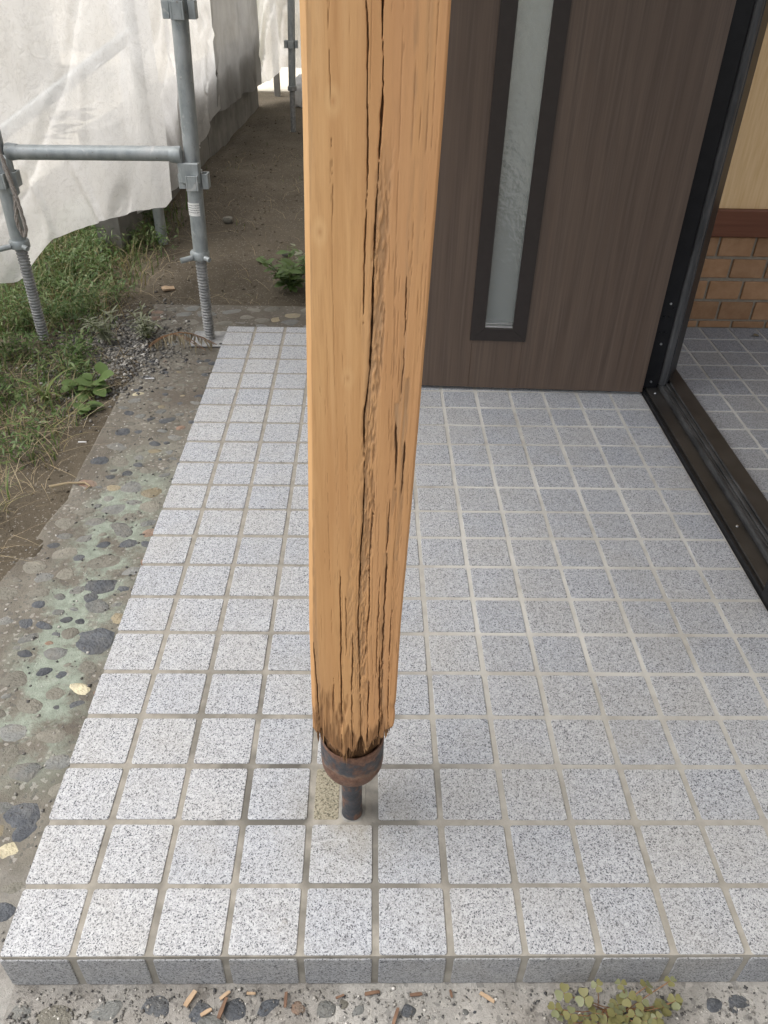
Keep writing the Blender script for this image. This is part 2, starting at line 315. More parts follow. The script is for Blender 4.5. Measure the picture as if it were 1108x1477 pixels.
def leaf_mat(name, cols, transl=0.3, rough=0.5):
    t = NT(name, rough, 0.35)
    v = t.n('ShaderNodeNewGeometry')
    f = t.noise(t.coord('Object'), 35, 3)
    r = t.math('ADD', t.math('MULTIPLY', v.outputs['Random Per Island'], 0.8), t.math('MULTIPLY', f, 0.2))
    k = len(cols) - 1
    c = t.ramp(r, [(0.06 + 0.88 * i / k, q) for i, q in enumerate(cols)])
    t.color(c)
    tr = t.n('ShaderNodeBsdfTranslucent'); t.l(c, tr.inputs[0])
    mx = t.n('ShaderNodeMixShader'); mx.inputs[0].default_value = transl
    t.l(t.b.outputs[0], mx.inputs[1]); t.l(tr.outputs[0], mx.inputs[2]); t.l(mx.outputs[0], t.out.inputs['Surface']); return t.m
M['grass'] = leaf_mat('grass_blades', [(0.045, 0.08, 0.018), (0.075, 0.13, 0.028), (0.115, 0.175, 0.045), (0.22, 0.195, 0.085), (0.28, 0.23, 0.12)])
M['straw'] = leaf_mat('dry_straw', [(0.16, 0.115, 0.06), (0.30, 0.235, 0.14), (0.42, 0.35, 0.22)], 0.1)
M['leaf'] = leaf_mat('broad_leaf', [(0.045, 0.085, 0.022), (0.08, 0.14, 0.036), (0.125, 0.185, 0.06), (0.19, 0.215, 0.10)])
M['greyleaf'] = leaf_mat('grey_leaf', [(0.16, 0.18, 0.11), (0.24, 0.26, 0.17), (0.34, 0.34, 0.24)])
M['oxalis'] = leaf_mat('clover_leaf', [(0.11, 0.085, 0.045), (0.16, 0.145, 0.06), (0.21, 0.205, 0.085), (0.19, 0.21, 0.12)])
M['stem'] = simple('stem', (0.16, 0.07, 0.035), (0.22, 0.13, 0.06), 60)
M['greenstem'] = simple('green_stem', (0.09, 0.12, 0.03), (0.15, 0.18, 0.06), 60)
M['dryweed'] = leaf_mat('withered_frond', [(0.11, 0.085, 0.05), (0.20, 0.165, 0.10), (0.28, 0.24, 0.16)], 0.15)

# ------------------------------------------------------------------ mesh helpers
def link(o, parent=None):
    col.objects.link(o)
    if parent is not None: o.parent = parent
    return o
def mesh_obj(name, verts, faces, mat, parent=None, smooth=False, loc=(0, 0, 0)):
    me = bpy.data.meshes.new(name)
    me.from_pydata([tuple(map(float, v)) for v in verts], [], [tuple(map(int, f)) for f in faces]); me.update()
    if smooth: me.shade_smooth()
    if mat is not None: me.materials.append(mat)
    o = bpy.data.objects.new(name, me); o.location = loc
    return link(o, parent)
def fast_mesh(name, verts, quads, mat, smooth=True):
    me = bpy.data.meshes.new(name); verts = np.asarray(verts, np.float32); quads = np.asarray(quads, np.int32); k = quads.shape[1]
    me.vertices.add(len(verts)); me.vertices.foreach_set('co', verts.ravel())
    me.loops.add(quads.size); me.loops.foreach_set('vertex_index', quads.ravel())
    me.polygons.add(len(quads)); me.polygons.foreach_set('loop_start', np.arange(0, quads.size, k, dtype=np.int32))
    me.update(calc_edges=True); me.validate()
    if smooth: me.shade_smooth()
    if mat is not None: me.materials.append(mat)
    return me
def empty(name, loc=(0, 0, 0), rz=0.0):
    o = bpy.data.objects.new(name, None); o.location = loc; o.rotation_euler = (0, 0, rz); o.empty_display_size = 0.05
    return link(o)
def tag(o, label, cat, group=None):
    o['label'] = label; o['category'] = cat
    if group: o['group'] = group
    return o
def structure(o): o['kind'] = 'structure'; return o

class MB:
    def __init__(s): s.v = []; s.f = []
    def add(s, verts, faces):
        b = len(s.v); s.v += [tuple(v) for v in verts]; s.f += [tuple(i + b for i in f) for f in faces]; return s
    def box(s, x0, x1, y0, y1, z0, z1, bev=0.0):
        if bev <= 0:
            vs = [(x, y, z) for z in (z0, z1) for y in (y0, y1) for x in (x0, x1)]
            return s.add(vs, [(0, 2, 3, 1), (4, 5, 7, 6), (0, 1, 5, 4), (2, 6, 7, 3), (0, 4, 6, 2), (1, 3, 7, 5)])
        b = bev; vs = []; idx = {}
        def V(*p):
            k = tuple(round(q, 6) for q in p)
            if k not in idx: idx[k] = len(vs); vs.append(p)
            return idx[k]
        X = (x0, x1); Y = (y0, y1); Z = (z0, z1); sg = (1, -1); F = []
        def c(i, j, k, a):
            p = [X[i] + sg[i] * b, Y[j] + sg[j] * b, Z[k] + sg[k] * b]
            p[a] = (X, Y, Z)[a][(i, j, k)[a]]
            return V(*p)
        for a in range(3):
            o = [q for q in range(3) if q != a]
            for e in (0, 1):
                q = []
                for m, n in ((0, 0), (1, 0), (1, 1), (0, 1)):
                    ii = [0, 0, 0]; ii[a] = e; ii[o[0]] = m; ii[o[1]] = n; q.append(c(*ii, a))
                F.append(tuple(q) if (e == 1) == (a != 1) else tuple(q[::-1]))
        for a in range(3):
            o = [q for q in range(3) if q != a]
            for m in (0, 1):
                for n in (0, 1):
                    q = []
                    for e, w in ((0, o[0]), (1, o[0]), (1, o[1]), (0, o[1])):
                        ii = [0, 0, 0]; ii[a] = e; ii[o[0]] = m; ii[o[1]] = n; q.append(c(*ii, w))
                    F.append(tuple(q))
        for i in (0, 1):
            for j in (0, 1):
                for k in (0, 1): F.append((c(i, j, k, 0), c(i, j, k, 1), c(i, j, k, 2)))
        return s.add(vs, F)
    def tube(s, pts, r, n=16, cap=True):
        pts = [Vector(p) for p in pts]; rr = r if hasattr(r, '__len__') else [r] * len(pts)
        vs = []; F = []; up = None
        for i, p in enumerate(pts):
            d = (pts[min(i + 1, len(pts) - 1)] - pts[max(i - 1, 0)]).normalized()
            if up is None: up = d.orthogonal().normalized()
            a = (up - d * up.dot(d)).normalized(); up = a; b = d.cross(a)
            for k in range(n):
                th = 2 * math.pi * k / n; vs.append(p + (a * math.cos(th) + b * math.sin(th)) * rr[i])
        m = len(pts)
        for i in range(m - 1):
            for k in range(n):
                F.append((i * n + k, i * n + (k + 1) % n, (i + 1) * n + (k + 1) % n, (i + 1) * n + k))
        if cap: F += [tuple(range(n))[::-1], tuple(range((m - 1) * n, m * n))]
        return s.add(vs, F)
    def lathe(s, prof, n=32, c=(0, 0)):
        vs = []; F = []
        for (r, z) in prof:
            for k in range(n):
                th = 2 * math.pi * k / n; vs.append((c[0] + r * math.cos(th), c[1] + r * math.sin(th), z))
        for i in range(len(prof) - 1):
            for k in range(n):
                F.append((i * n + k, i * n + (k + 1) % n, (i + 1) * n + (k + 1) % n, (i + 1) * n + k))
        return s.add(vs, F)
    def build(s, name, mat, parent=None, smooth=False, loc=(0, 0, 0)):
        o = mesh_obj(name, s.v, s.f, mat, parent, smooth, loc)
        if smooth:
            o.data.set_sharp_from_angle(angle=R(40))
        import bmesh
        bm = bmesh.new(); bm.from_mesh(o.data); bmesh.ops.recalc_face_normals(bm, faces=bm.faces); bm.to_mesh(o.data); bm.free()
        return o

# lattice noise in numpy
_tab = rng.random((256, 256)).astype(np.float32)
def vnoise(x, y):
    xi = np.floor(x).astype(int); yi = np.floor(y).astype(int); fx = x - xi; fy = y - yi
    fx = fx * fx * (3 - 2 * fx); fy = fy * fy * (3 - 2 * fy)
    a = _tab[xi & 255, yi & 255]; b = _tab[(xi + 1) & 255, yi & 255]; c = _tab[xi & 255, (yi + 1) & 255]; d = _tab[(xi + 1) & 255, (yi + 1) & 255]
    return (a * (1 - fx) + b * fx) * (1 - fy) + (c * (1 - fx) + d * fx) * fy
def fbm(x, y, oct=4):
    s = 0; a = 0.5; t = 0
    for i in range(oct):
        s = s + a * vnoise(x * 2 ** i + 17.3 * i, y * 2 ** i + 9.1 * i); t += a; a *= 0.55
    return s / t - 0.5
def grid_faces(nu, nv):
    i = np.arange(nu - 1)[:, None] * nv + np.arange(nv - 1)[None, :]; i = i.ravel()
    return np.stack([i, i + nv, i + nv + 1, i + 1], 1)

# ================================================================== SETTING
GZ = -0.080
def ground_z(x, y):
    near = np.exp(-((x + 0.3) ** 2 + (y - 3.5) ** 2) / 60.0)
    return GZ - 0.012 + near * (0.045 * fbm(x * 2.3, y * 2.3, 4) + 0.012 * fbm(x * 14, y * 14, 3)) + 0.03 * np.clip((y - 2.5) / 2, 0, 1)
def warp(n, c, near, far):
    t = np.linspace(-1, 1, n); return c + near * t + (far - near) * np.sign(t) * np.abs(t) ** 9
gx = warp(260, -0.3, 2.2, 250); gy = warp(300, 3.0, 4.5, 250)
GX, GY = np.meshgrid(gx, gy, indexing='ij')
GZZ = ground_z(GX, GY)
under = (GX > -0.26) & (GX < 1.32) & (GY > -0.3) & (GY < 2.3); GZZ = np.where(under, GZ - 0.05, GZZ)
inside = (GX > 1.25) & (GX < 3.6) & (GY > -1) & (GY < 8); GZZ = np.where(inside, GZ - 0.05, GZZ)
gm = fast_mesh('ground', np.stack([GX, GY, GZZ], -1).reshape(-1, 3), grid_faces(len(gx), len(gy)), M['soil'])
structure(link(bpy.data.objects.new('ground', gm)))

# --- tiled porch -----------------------------------------------------------
def rounded_tile(w, d, h, rc=0.0042, bev=0.0008, seg=3, jit=0.0):
    """tile with rounded corners and eased top edge, top face at z=0"""
    loop = []
    for (sx_, sy_, a0) in ((1, 1, 0), (-1, 1, 90), (-1, -1, 180), (1, -1, 270)):
        for k in range(seg + 1):
            a = R(a0 + 90 * k / seg)
            loop.append((sx_ * (w / 2 - rc) + rc * math.cos(a), sy_ * (d / 2 - rc) + rc * math.sin(a)))
    n = len(loop); vs = []; F = []
    for (ins, z) in ((0, -h), (0, -bev), (bev * 0.35, -bev * 0.35), (bev * 1.3, 0)):
        for (x, y) in loop: vs.append((x * (1 - ins / (w / 2)), y * (1 - ins / (d / 2)), z))
    for r in range(3):
        for k in range(n): F.append((r * n + k, r * n + (k + 1) % n, (r + 1) * n + (k + 1) % n, (r + 1) * n + k))
    F.append(tuple(range(3 * n, 4 * n)))
    return vs, F
def tile_mesh(name, w, d, h, mat, **k):
    vs, F = rounded_tile(w, d, h, **k)
    me = bpy.data.meshes.new(name); me.from_pydata(vs, [], F); me.update(); me.shade_smooth(); me.set_sharp_from_angle(angle=R(12)); me.materials.append(mat); return me
mb = MB(); mb.box(0.0072, 1.297, 0.0063, 2.047, -0.16, -0.0016)
porch = structure(mb.build('porch', M['grout']))
W = 0.0905; TH = 0.008
tm = tile_mesh('tile', W, W, TH, M['tile']); tm_half = tile_mesh('tile', W, 0.042, TH, M['tile'])
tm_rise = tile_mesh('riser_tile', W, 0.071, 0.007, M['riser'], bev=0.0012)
def place(me, name, loc, rot, parent):
    o = bpy.data.objects.new(name, me); o.location = loc; o.rotation_euler = rot; return link(o, parent)
for r in range(21):
    for c in range(13):
        x = 0.05 + 0.1 * c; y = 0.05 + 0.1 * r
        if y > 1.72 and x > 0.62: continue
        if r == 2 and c == 4: continue
        me = tm; rz = random.choice((0, 1, 2, 3)) * math.pi / 2
        if r == 20: me = tm_half; y = 2.026; rz = 0
        dx = 0.0
        if c == 12: dx = -0.001
        place(me, 'tile', (x + dx + random.uniform(-.0007, .0007), y + random.uniform(-.0007, .0007) + (0.0025 if r == 0 else 0), random.uniform(-.0004, .0004)),
              (random.uniform(-.003, .003), random.uniform(-.003, .003), rz + random.uniform(-.006, .006)), porch)
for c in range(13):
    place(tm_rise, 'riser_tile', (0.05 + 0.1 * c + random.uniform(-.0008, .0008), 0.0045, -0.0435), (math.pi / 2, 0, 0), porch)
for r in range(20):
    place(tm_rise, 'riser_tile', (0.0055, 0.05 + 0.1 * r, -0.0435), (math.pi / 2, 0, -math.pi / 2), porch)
# broken stained tile and mortar patch round the post foot
sm = tile_mesh('cut_tile', 0.038, W, TH, M['stained']); place(sm, 'cut_tile', (0.4245, 0.25, -0.001), (0, 0, 0), porch)
pm = MB()
n = 22
pts = [(0.4655 + 0.0215 * math.copysign(abs(math.cos(2 * math.pi * k / n)) ** 0.5, math.cos(2 * math.pi * k / n)) + random.uniform(-.001, .001),
        0.246 + 0.047 * math.copysign(abs(math.sin(2 * math.pi * k / n)) ** 0.5, math.sin(2 * math.pi * k / n)) + random.uniform(-.001, .001)) for k in range(n)]
vs = [(x, y, -0.004) for x, y in pts] + [(0.4655 + (x - 0.4655) * .9, 0.246 + (y - 0.246) * .94, -0.0012 + random.uniform(-.0006, .0006)) for x, y in pts] + [(0.464, 0.23, 0.0015)]
F = [(k, (k + 1) % n, n + (k + 1) % n, n + k) for k in range(n)] + [(n + k, n + (k + 1) % n, 2 * n) for k in range(n)]
pm.add(vs, F); pm.build('mortar_patch', M['patch'], porch, True)

# --- indoor floor -----------------------------------------------------------
mb = MB(); mb.box(1.436, 3.4, -0.2, 2.10, -0.16, -0.0016); ent = structure(mb.build('entrance_floor', M['grout']))
tm_in = tile_mesh('tile', 0.091, 0.091, TH, M['tile_in'])
for r in range(14):
    for c in range(9):
        x = 1.487 + 0.1 * c; y = 2.045 - 0.1 * r
        place(tm_in, 'tile', (x, y, random.uniform(-.0005, .0003)), (random.uniform(-.003, .003), random.uniform(-.003, .003), random.choice((0, 1, 2, 3)) * math.pi / 2), ent)

# --- pebble pavement (left strip, back slab, front strip) --------------------
def edge_x(y):
    e = np.interp(y, [-0.6, 0.2, 0.85, 1.15, 1.74, 1.9, 2.0, 2.42], [-0.5, -0.44, -0.335, -0.29, -0.305, -0.27, -0.33, -0.355])
    return e + 0.03 * fbm(y * 6, y * 0 + 3.3, 4)
yy = np.linspace(-0.6, 2.43, 300); ss = np.linspace(0, 1, 60)
YY, SS = np.meshgrid(yy, ss, indexing='ij')
XR = np.where(YY > 2.052, np.minimum(0.62, 0.62), 0.006)
XX = edge_x(YY) * (1 - SS) + 0.006 * SS
ZZ = GZ + 0.004 * fbm(XX * 12, YY * 12, 4) + 0.0025 * fbm(XX * 50, YY * 50, 3) - 0.03 * np.clip(0.04 - SS, 0, 1) / 0.04
V1 = np.stack([XX, YY, ZZ], -1).reshape(-1, 3); F1 = grid_faces(len(yy), len(ss))
xx2 = np.linspace(0.006, 0.62, 60); yy2 = np.linspace(2.052, 2.43, 40); A, B = np.meshgrid(xx2, yy2, indexing='ij')
Z2 = GZ + 0.004 * fbm(A * 12, B * 12, 4) + 0.0025 * fbm(A * 50, B * 50, 3)
V2 = np.stack([A, B, Z2], -1).reshape(-1, 3); F2 = grid_faces(60, 40) + len(V1)
pv = fast_mesh('pebble_pavement', np.vstack([V1, V2]), np.vstack([F1, F2]), M['apron'])
apron = structure(link(bpy.data.objects.new('pebble_pavement', pv)))
xx3 = np.linspace(0.006, 2.2, 300); yy3 = np.linspace(-0.6, 0.012, 90); A, B = np.meshgrid(xx3, yy3, indexing='ij')
Z3 = GZ + 0.004 * fbm(A * 14, B * 14, 4) + 0.003 * fbm(A * 60, B * 60, 3)
fpv = fast_mesh('front_pavement', np.stack([A, B, Z3], -1).reshape(-1, 3), grid_faces(300, 90), M['front_concrete'])
front = structure(link(bpy.data.objects.new('front_pavement', fpv)))
# pebbles
import bmesh
def stone_mesh(seed, mat, name='pebble'):
    r_ = random.Random(seed); bm = bmesh.new(); bmesh.ops.create_icosphere(bm, subdivisions=2, radius=1)
    pl = [(Vector((math.cos(a_), math.sin(a_), r_.uniform(-.1, .25))).normalized(), r_.uniform(.60, .95)) for a_ in [r_.uniform(0, 6.28) for _ in range(6)]] + [(Vector((r_.gauss(0, .15), r_.gauss(0, .15), 1)).normalized(), r_.uniform(.6, .85))]
    for v in bm.verts:
        p = v.co.copy()
        for d, h in pl:
            k = p.dot(d)
            if k > h: p -= d * (k - h) * .85
        v.co = p
    zt = max(v.co.z for v in bm.verts)
    for v in bm.verts: v.co.z += 1 - zt
    me = bpy.data.meshes.new(name); bm.to_mesh(me); bm.free(); me.shade_smooth(); me.materials.append(mat); return me
SM = [[stone_mesh(100 * c + k, M['stone'][c]) for k in range(5)] for c in range(6)]
STONES = [(-0.257, 1.619, 0.046, 1), (-0.107, 1.547, 0.049, 0), (-0.157, 1.554, 0.024, 0), (-0.217, 1.477, 0.044, 0), (-0.118, 1.415, 0.039, 0), (-0.241, 1.323, 0.052, 0), (-0.155, 1.263, 0.036, 0), (-0.141, 1.342, 0.034, 1), (-0.134, 1.304, 0.03, 0), (-0.195, 1.246, 0.029, 0), (-0.214, 1.398, 0.073, 1), (-0.188, 1.32, 0.065, 2), (-0.173, 1.198, 0.05, 3), (-0.174, 1.149, 0.038, 1), (-0.207, 1.154, 0.031, 2), (-0.246, 1.216, 0.068, 4), (-0.111, 1.021, 0.069, 1), (-0.051, 1.049, 0.05, 1), (-0.137, 0.962, 0.033, 0), (-0.079, 0.963, 0.049, 0), (-0.25, 0.958, 0.035, 0), (-0.113, 0.904, 0.079, 2), (-0.1, 0.817, 0.07, 0), (-0.051, 0.808, 0.039, 0), (-0.116, 0.783, 0.039, 0), (-0.215, 0.758, 0.03, 0), (-0.181, 0.783, 0.029, 1), (-0.166, 0.736, 0.026, 1), (-0.227, 0.706, 0.043, 0), (-0.145, 0.713, 0.026, 0), (-0.113, 0.709, 0.023, 0), (-0.065, 0.65, 0.086, 0), (-0.137, 0.619, 0.049, 1), (-0.195, 0.617, 0.032, 0), (-0.152, 0.669, 0.028, 0), (-0.143, 0.571, 0.029, 0), (-0.105, 0.563, 0.024, 0), (-0.191, 0.552, 0.061, 2), (-0.06, 0.528, 0.045, 5), (-0.104, 0.515, 0.044, 2), (-0.092, 0.483, 0.023, 0), (-0.052, 0.487, 0.048, 0), (-0.141, 0.488, 0.056, 2), (-0.075, 0.418, 0.057, 2), (-0.151, 0.427, 0.055, 1), (-0.097, 0.344, 0.052, 1), (-0.051, 0.365, 0.043, 1), (-0.072, 0.259, 0.063, 0), (-0.062, 0.231, 0.044, 0), (-0.072, 0.194, 0.047, 5), (0.074, -0.034, 0.052, 2), (0.138, -0.028, 0.043, 1), (0.202, -0.024, 0.054, 0), (0.267, -0.029, 0.032, 0), (0.313, -0.027, 0.034, 0), (0.355, -0.023, 0.031, 0), (0.478, -0.029, 0.021, 1), (0.999, -0.025, 0.042, 0), (0.894, -0.025, 0.023, 0), (0.396, -0.025, 0.019, 4), (0.025, -0.03, 0.028, 1), (0.433, -0.027, 0.025, 1), (0.278, -0.044, 0.037, 1)]
placed = []
def put_stone(x, y, w, c, asp=None, rz=None, lift=None):
    asp = asp or random.uniform(.55, .9); rz = random.uniform(-.6, .6) if rz is None else rz
    par = front if (y < 0 and x > 0) else apron
    o = bpy.data.objects.new('pebble', SM[c][random.randrange(5)])
    hz_ = 0.0055 + 0.05 * w
    o.location = (x, y, GZ + random.uniform(.0012, .0030) - hz_); o.scale = (w / 2, w / 2 * asp, hz_)
    o.rotation_euler = (random.uniform(-.03, .03), random.uniform(-.03, .03), rz); link(o, par); placed.append((x, y, w / 2))
for x, y, w, c in STONES: put_stone(x, y, w * 1.28, c)
def fill(n, xf, yf, wf, cw, gap=.8):
    k = 0; tries = 0
    while k < n and tries < n * 60:
        tries += 1; y = yf(); x = xf(y); w = wf()
        if any((x - a) ** 2 + (y - b) ** 2 < ((r_ + w / 2) * gap) ** 2 for a, b, r_ in placed): continue
        put_stone(x, y, w, random.choices(range(6), cw)[0]); k += 1
ex = lambda y: float(edge_x(np.array([y]))[0])
fill(60, lambda y: random.uniform(ex(y) + .05, -.03), lambda: random.uniform(.0, 1.2), lambda: random.uniform(.055, .09), (.8, 4, 6, .3, .5, .05), .66)
fill(120, lambda y: random.uniform(ex(y) + .05, -.015), lambda: random.uniform(.0, 1.95), lambda: random.choice((.025, .035, .045, .055)), (2.6, 4, 5, .6, .7, .1), .70)
fill(40, lambda y: random.uniform(-.32, .3), lambda: random.uniform(2.08, 2.4), lambda: random.uniform(.07, .14), (.1, 5, 6, .6, .3, .1), .7)
fill(28, lambda y: random.uniform(.0, 1.2), lambda: random.uniform(-.09, -.008), lambda: random.choice((.012, .018, .024, .03)), (3, 4, 2, .6, .5, .3))

# scattered grit = stuff
def grit(name, n, xf, yf, smin, smax, mat, zf, parent=None, keep=None):
    base = np.array([(1, 0, 0), (-1, 0, 0), (0, 1, 0), (0, -1, 0), (0, 0, 1), (0, 0, -1)], float)
    fc = np.array([(0, 2, 4), (2, 1, 4), (1, 3, 4), (3, 0, 4), (2, 0, 5), (1, 2, 5), (3, 1, 5), (0, 3, 5)])
    x = xf(n); y = yf(n)
    if keep is not None: k = keep(x, y); x, y = x[k], y[k]; n = len(x)
    s = smin + (smax - smin) * rng.random(n) ** 2.5
    P = base[None] * (s[:, None, None] * (0.6 + 0.8 * rng.random((n, 6, 1)))) + rng.normal(0, .12, (n, 6, 3)) * s[:, None, None]
    a = rng.random(n) * 6.28; ca, sa = np.cos(a)[:, None], np.sin(a)[:, None]
    px = P[:, :, 0] * ca - P[:, :, 1] * sa + x[:, None]; py = P[:, :, 0] * sa + P[:, :, 1] * ca + y[:, None]; pz = P[:, :, 2] * .7 + zf(x, y)[:, None]
    me = fast_mesh(name, np.stack([px, py, pz], -1).reshape(-1, 3), (fc[None] + 6 * np.arange(n)[:, None, None]).reshape(-1, 3), mat, False)
    o = link(bpy.data.objects.new(name, me), parent); o['kind'] = 'stuff'; return o
U = lambda a, b: (lambda n: rng.uniform(a, b, n))
t = NT('grit_mix', 0.85, 0.3); r_ = t.n('ShaderNodeNewGeometry').outputs['Random Per Island']
t.color(t.ramp(r_, [(0.0, (0.045, 0.045, 0.047)), (0.3, (0.11, 0.105, 0.098)), (0.6, (0.19, 0.182, 0.165)), (0.88, (0.28, 0.265, 0.235)), (1.0, (0.55, 0.53, 0.49))])); M['grit'] = t.m
o = grit('gravel', 5200, lambda n: rng.normal(-.42, .11, n), lambda n: rng.normal(2.02, .16, n), .002, .009, M['grit'], lambda x, y: np.maximum(ground_z(x, y), np.where(x > -.3, GZ, -1)) + .002)
tag(o, 'patch of small grey gravel between the two scaffold jacks', 'gravel')
o = grit('front_grit', 3600, U(.01, 1.15), U(-.12, -.001), .0009, .0032, M['grit'], lambda x, y: np.full(len(x), GZ + .001), front)
o = grit('strip_grit', 1400, lambda n: rng.uniform(-.36, 0, n), U(-.1, 2.0), .001, .0045, M['grit'], lambda x, y: np.full(len(x), GZ + .001), apron, keep=lambda x, y: x > edge_x(y) + .01)
o = grit('soil_crumbs', 5000, U(-1.1, .9), U(1.0, 6.2), .0015, .009, M['soil'], lambda x, y: ground_z(x, y), None, keep=lambda x, y: ~((x > edge_x(np.clip(y, 0, 2.42))) & (y < 2.44)))
tag(o, 'loose crumbs of brown soil scattered over the path', 'soil')

# ================================================================== HOUSE
mb = MB(); x0, x1 = 1.300, 1.425
mb.box(x0, x1, -2.2, 0.655, -0.2, 4.6); mb.box(x0, x1, 1.752, 8.0, -0.2, 4.6); mb.box(x0, x1, 0.655, 1.752, 2.16, 4.6)
hw = empty('house_wall', (1.36, 1.2, 0)); o = mb.build('plaster', M['plaster'], hw); o.location = (-1.36, -1.2, 0)
tag(hw, 'beige plastered house wall behind the open brown door', 'wall')
pr_ = empty('porch_roof', (0.5, 0.9, 2.25))
mb = MB(); mb.box(-0.92, 0.80, -1.0, 1.9, 0.0, 0.05, .004); mb.build('roof_deck', M['roof'], pr_)
for k in range(5):
    mb = MB(); yk = -.96 + .66 * k; mb.box(-0.90, .79, yk, yk + .045, -.085, -.002, .003); mb.build('rafter', M['roof'], pr_)
tag(pr_, 'timber porch roof resting on the wooden post', 'roof')

# inside wall
iw = empty('entrance_wall', (1.9, 2.1, 0)); tag(iw, 'indoor wall of orange brick below and yellow wallpaper above', 'wall')
def child_world(o, p): o.location = Vector(o.location) - p.location; return o
mb = MB(); mb.box(1.30, 3.4, 2.097, 2.2, -0.1, 0.316); child_world(mb.build('mortar', M['mortar'], iw), iw)
mb = MB(); mb.box(1.43, 3.4, 2.075, 2.2, 0.3165, 0.402, .003); child_world(mb.build('trim_board', M['trim'], iw), iw)
mb = MB(); mb.box(1.43, 3.4, 2.092, 2.2, 0.4025, 2.5); child_world(mb.build('wallpaper', M['wallpaper'], iw), iw)
bmesh_b = MB(); bmesh_b.box(-.0550, .0550, -.0015, .012, -.031, .031, .002); bo = bmesh_b.build('brick', M['brick'], iw); bme = bo.data
bmesh_c = MB(); bmesh_c.box(-.0550, .0550, -.0015, .012, -.011, .011, .002); bc = bmesh_c.build('brick', M['brick'], iw); bcm = bc.data
first = [bo, bc]
for row, zc in enumerate((.0125, .062, .134, .2085, .2805)):
    for k in range(15):
        xb = 1.747 + 0.1187 * (k - 3) + (0.0594 if row in (1, 3) else 0.0) - 0.0594
        if xb > 3.3: continue
        me = bcm if row == 0 else bme
        o = bpy.data.objects.new('brick', me); o.location = Vector((xb, 2.0925, zc)) - iw.location; link(o, iw)
for o in first: bpy.data.objects.remove(o)
iw2 = MB(); iw2.box(1.43, 2.3, -0.3, 2.25, 2.502, 2.56); o = iw2.build('entrance_ceiling', M['cream']); structure(o)  # ceiling cut short out of view to let sky light in
iw3 = MB(); iw3.box(3.40, 3.46, -0.3, 2.25, -0.1, 0.45); o = iw3.build('indoor_side_wall', M['wallpaper']); tag(o, 'low unseen indoor side wall with yellow wallpaper, open above for sky light', 'wall')  # unseen wall kept low, open above so extra sky light fills the entrance

# ------------------------------------------------------------------ door frame
df = empty('door_frame', (1.36, 1.62, 0)); tag(df, 'black aluminium door frame and sill between porch and indoor tiles', 'door frame')
def extrude_z(poly, z0, z1):
    n = len(poly); vs = [(x, y, z0) for x, y in poly] + [(x, y, z1) for x, y in poly]
    return vs, [(k, (k + 1) % n, n + (k + 1) % n, n + k) for k in range(n)] + [tuple(range(n))[::-1], tuple(range(n, 2 * n))]
def dfp(mb, name, mat, smooth=False): return child_world(mb.build(name, mat, df, smooth), df)
mb = MB(); mb.add(*extrude_z([(1.296, 1.606), (1.342, 1.606), (1.342, 1.622), (1.376, 1.622), (1.436, 1.725), (1.436, 1.75), (1.288, 1.75), (1.288, 1.612)], 0.016, 2.12)); dfp(mb, 'jamb', M['black_alu'])
mb = MB(); mb.box(1.29, 1.436, .657, .70, .016, 2.12, .002); dfp(mb, 'jamb', M['black_alu'])
mb = MB(); mb.box(1.29, 1.436, .657, 1.75, 2.121, 2.158, .002); dfp(mb, 'head', M['black_alu'])
mb = MB(); mb.tube([(1.355, 1.611, .026), (1.355, 1.611, 2.1)], .0115, 16); dfp(mb, 'gasket', M['rubber'], True)
mb = MB(); mb.box(1.369, 1.374, 1.6175, 1.6215, .026, 2.1); dfp(mb, 'gasket', M['rubber'])
def extrude_y(poly, y0, y1):
    n = len(poly); vs = [(x, y0, z) for x, z in poly] + [(x, y1, z) for x, z in poly]
    return vs, [(k, (k + 1) % n, n + (k + 1) % n, n + k) for k in range(n)] + [tuple(range(n))[::-1], tuple(range(n, 2 * n))]
mb = MB(); mb.add(*extrude_y([(1.2985, -.02), (1.2985, .010), (1.3005, .012), (1.3055, .012), (1.3065, .007), (1.3075, .007), (1.3075, -.02)], .658, 1.612)); dfp(mb, 'sill_edge', M['black_alu'])
mb = MB(); mb.add(*extrude_y([(1.308, -.02), (1.308, .0145), (1.309, .0155), (1.345, .0155), (1.345, -.02)], .658, 1.611)); dfp(mb, 'sill_plate', M['bronze_alu'])
prof = [(1.3455, 0.0)]
for k in range(9):
    a = math.pi * k / 8; prof.append((1.3525 - .0068 * math.cos(a), .019 + .009 * math.sin(a)))
prof.append((1.3593, 0.0))
mb = MB(); mb.add(*extrude_y(prof, .66, 1.605)); dfp(mb, 'sill_gasket', M['rubber'], True)
mb = MB()
for (xa, zt) in ((1.360, .0235), (1.367, .0265), (1.374, .0235), (1.381, .0265)): mb.box(xa, xa + .0062, .66, 1.62, .001, zt, .0012)
dfp(mb, 'sill_rib', M['rubber'])
mb = MB(); mb.add(*extrude_y([(1.388, -.02), (1.388, .021), (1.390, .0222), (1.4335, .0222), (1.4355, .020), (1.4355, -.02)], .66, 1.735)); dfp(mb, 'sill_inner', M['bronze_alu'])
for (sx_, sz_) in ((1.322, .275), (1.312, .236), (1.326, .236), (1.311, .190), (1.325, .190), (1.322, .155), (1.320, .035), (1.333, .262)):
    mb = MB(); mb.tube([(sx_, 1.6062, sz_), (sx_, 1.6035, sz_)], [.0036, .0026], 10); dfp(mb, 'screw', M['chrome'] if sz_ in (.275, .155, .035) else M['black_alu'], True)
for (sx_, sy_) in ((1.326, 1.57), (1.328, .93)):
    mb = MB(); mb.tube([(sx_, sy_, .0153), (sx_, sy_, .018)], [.0036, .0026], 10); dfp(mb, 'screw', M['chrome'], True)

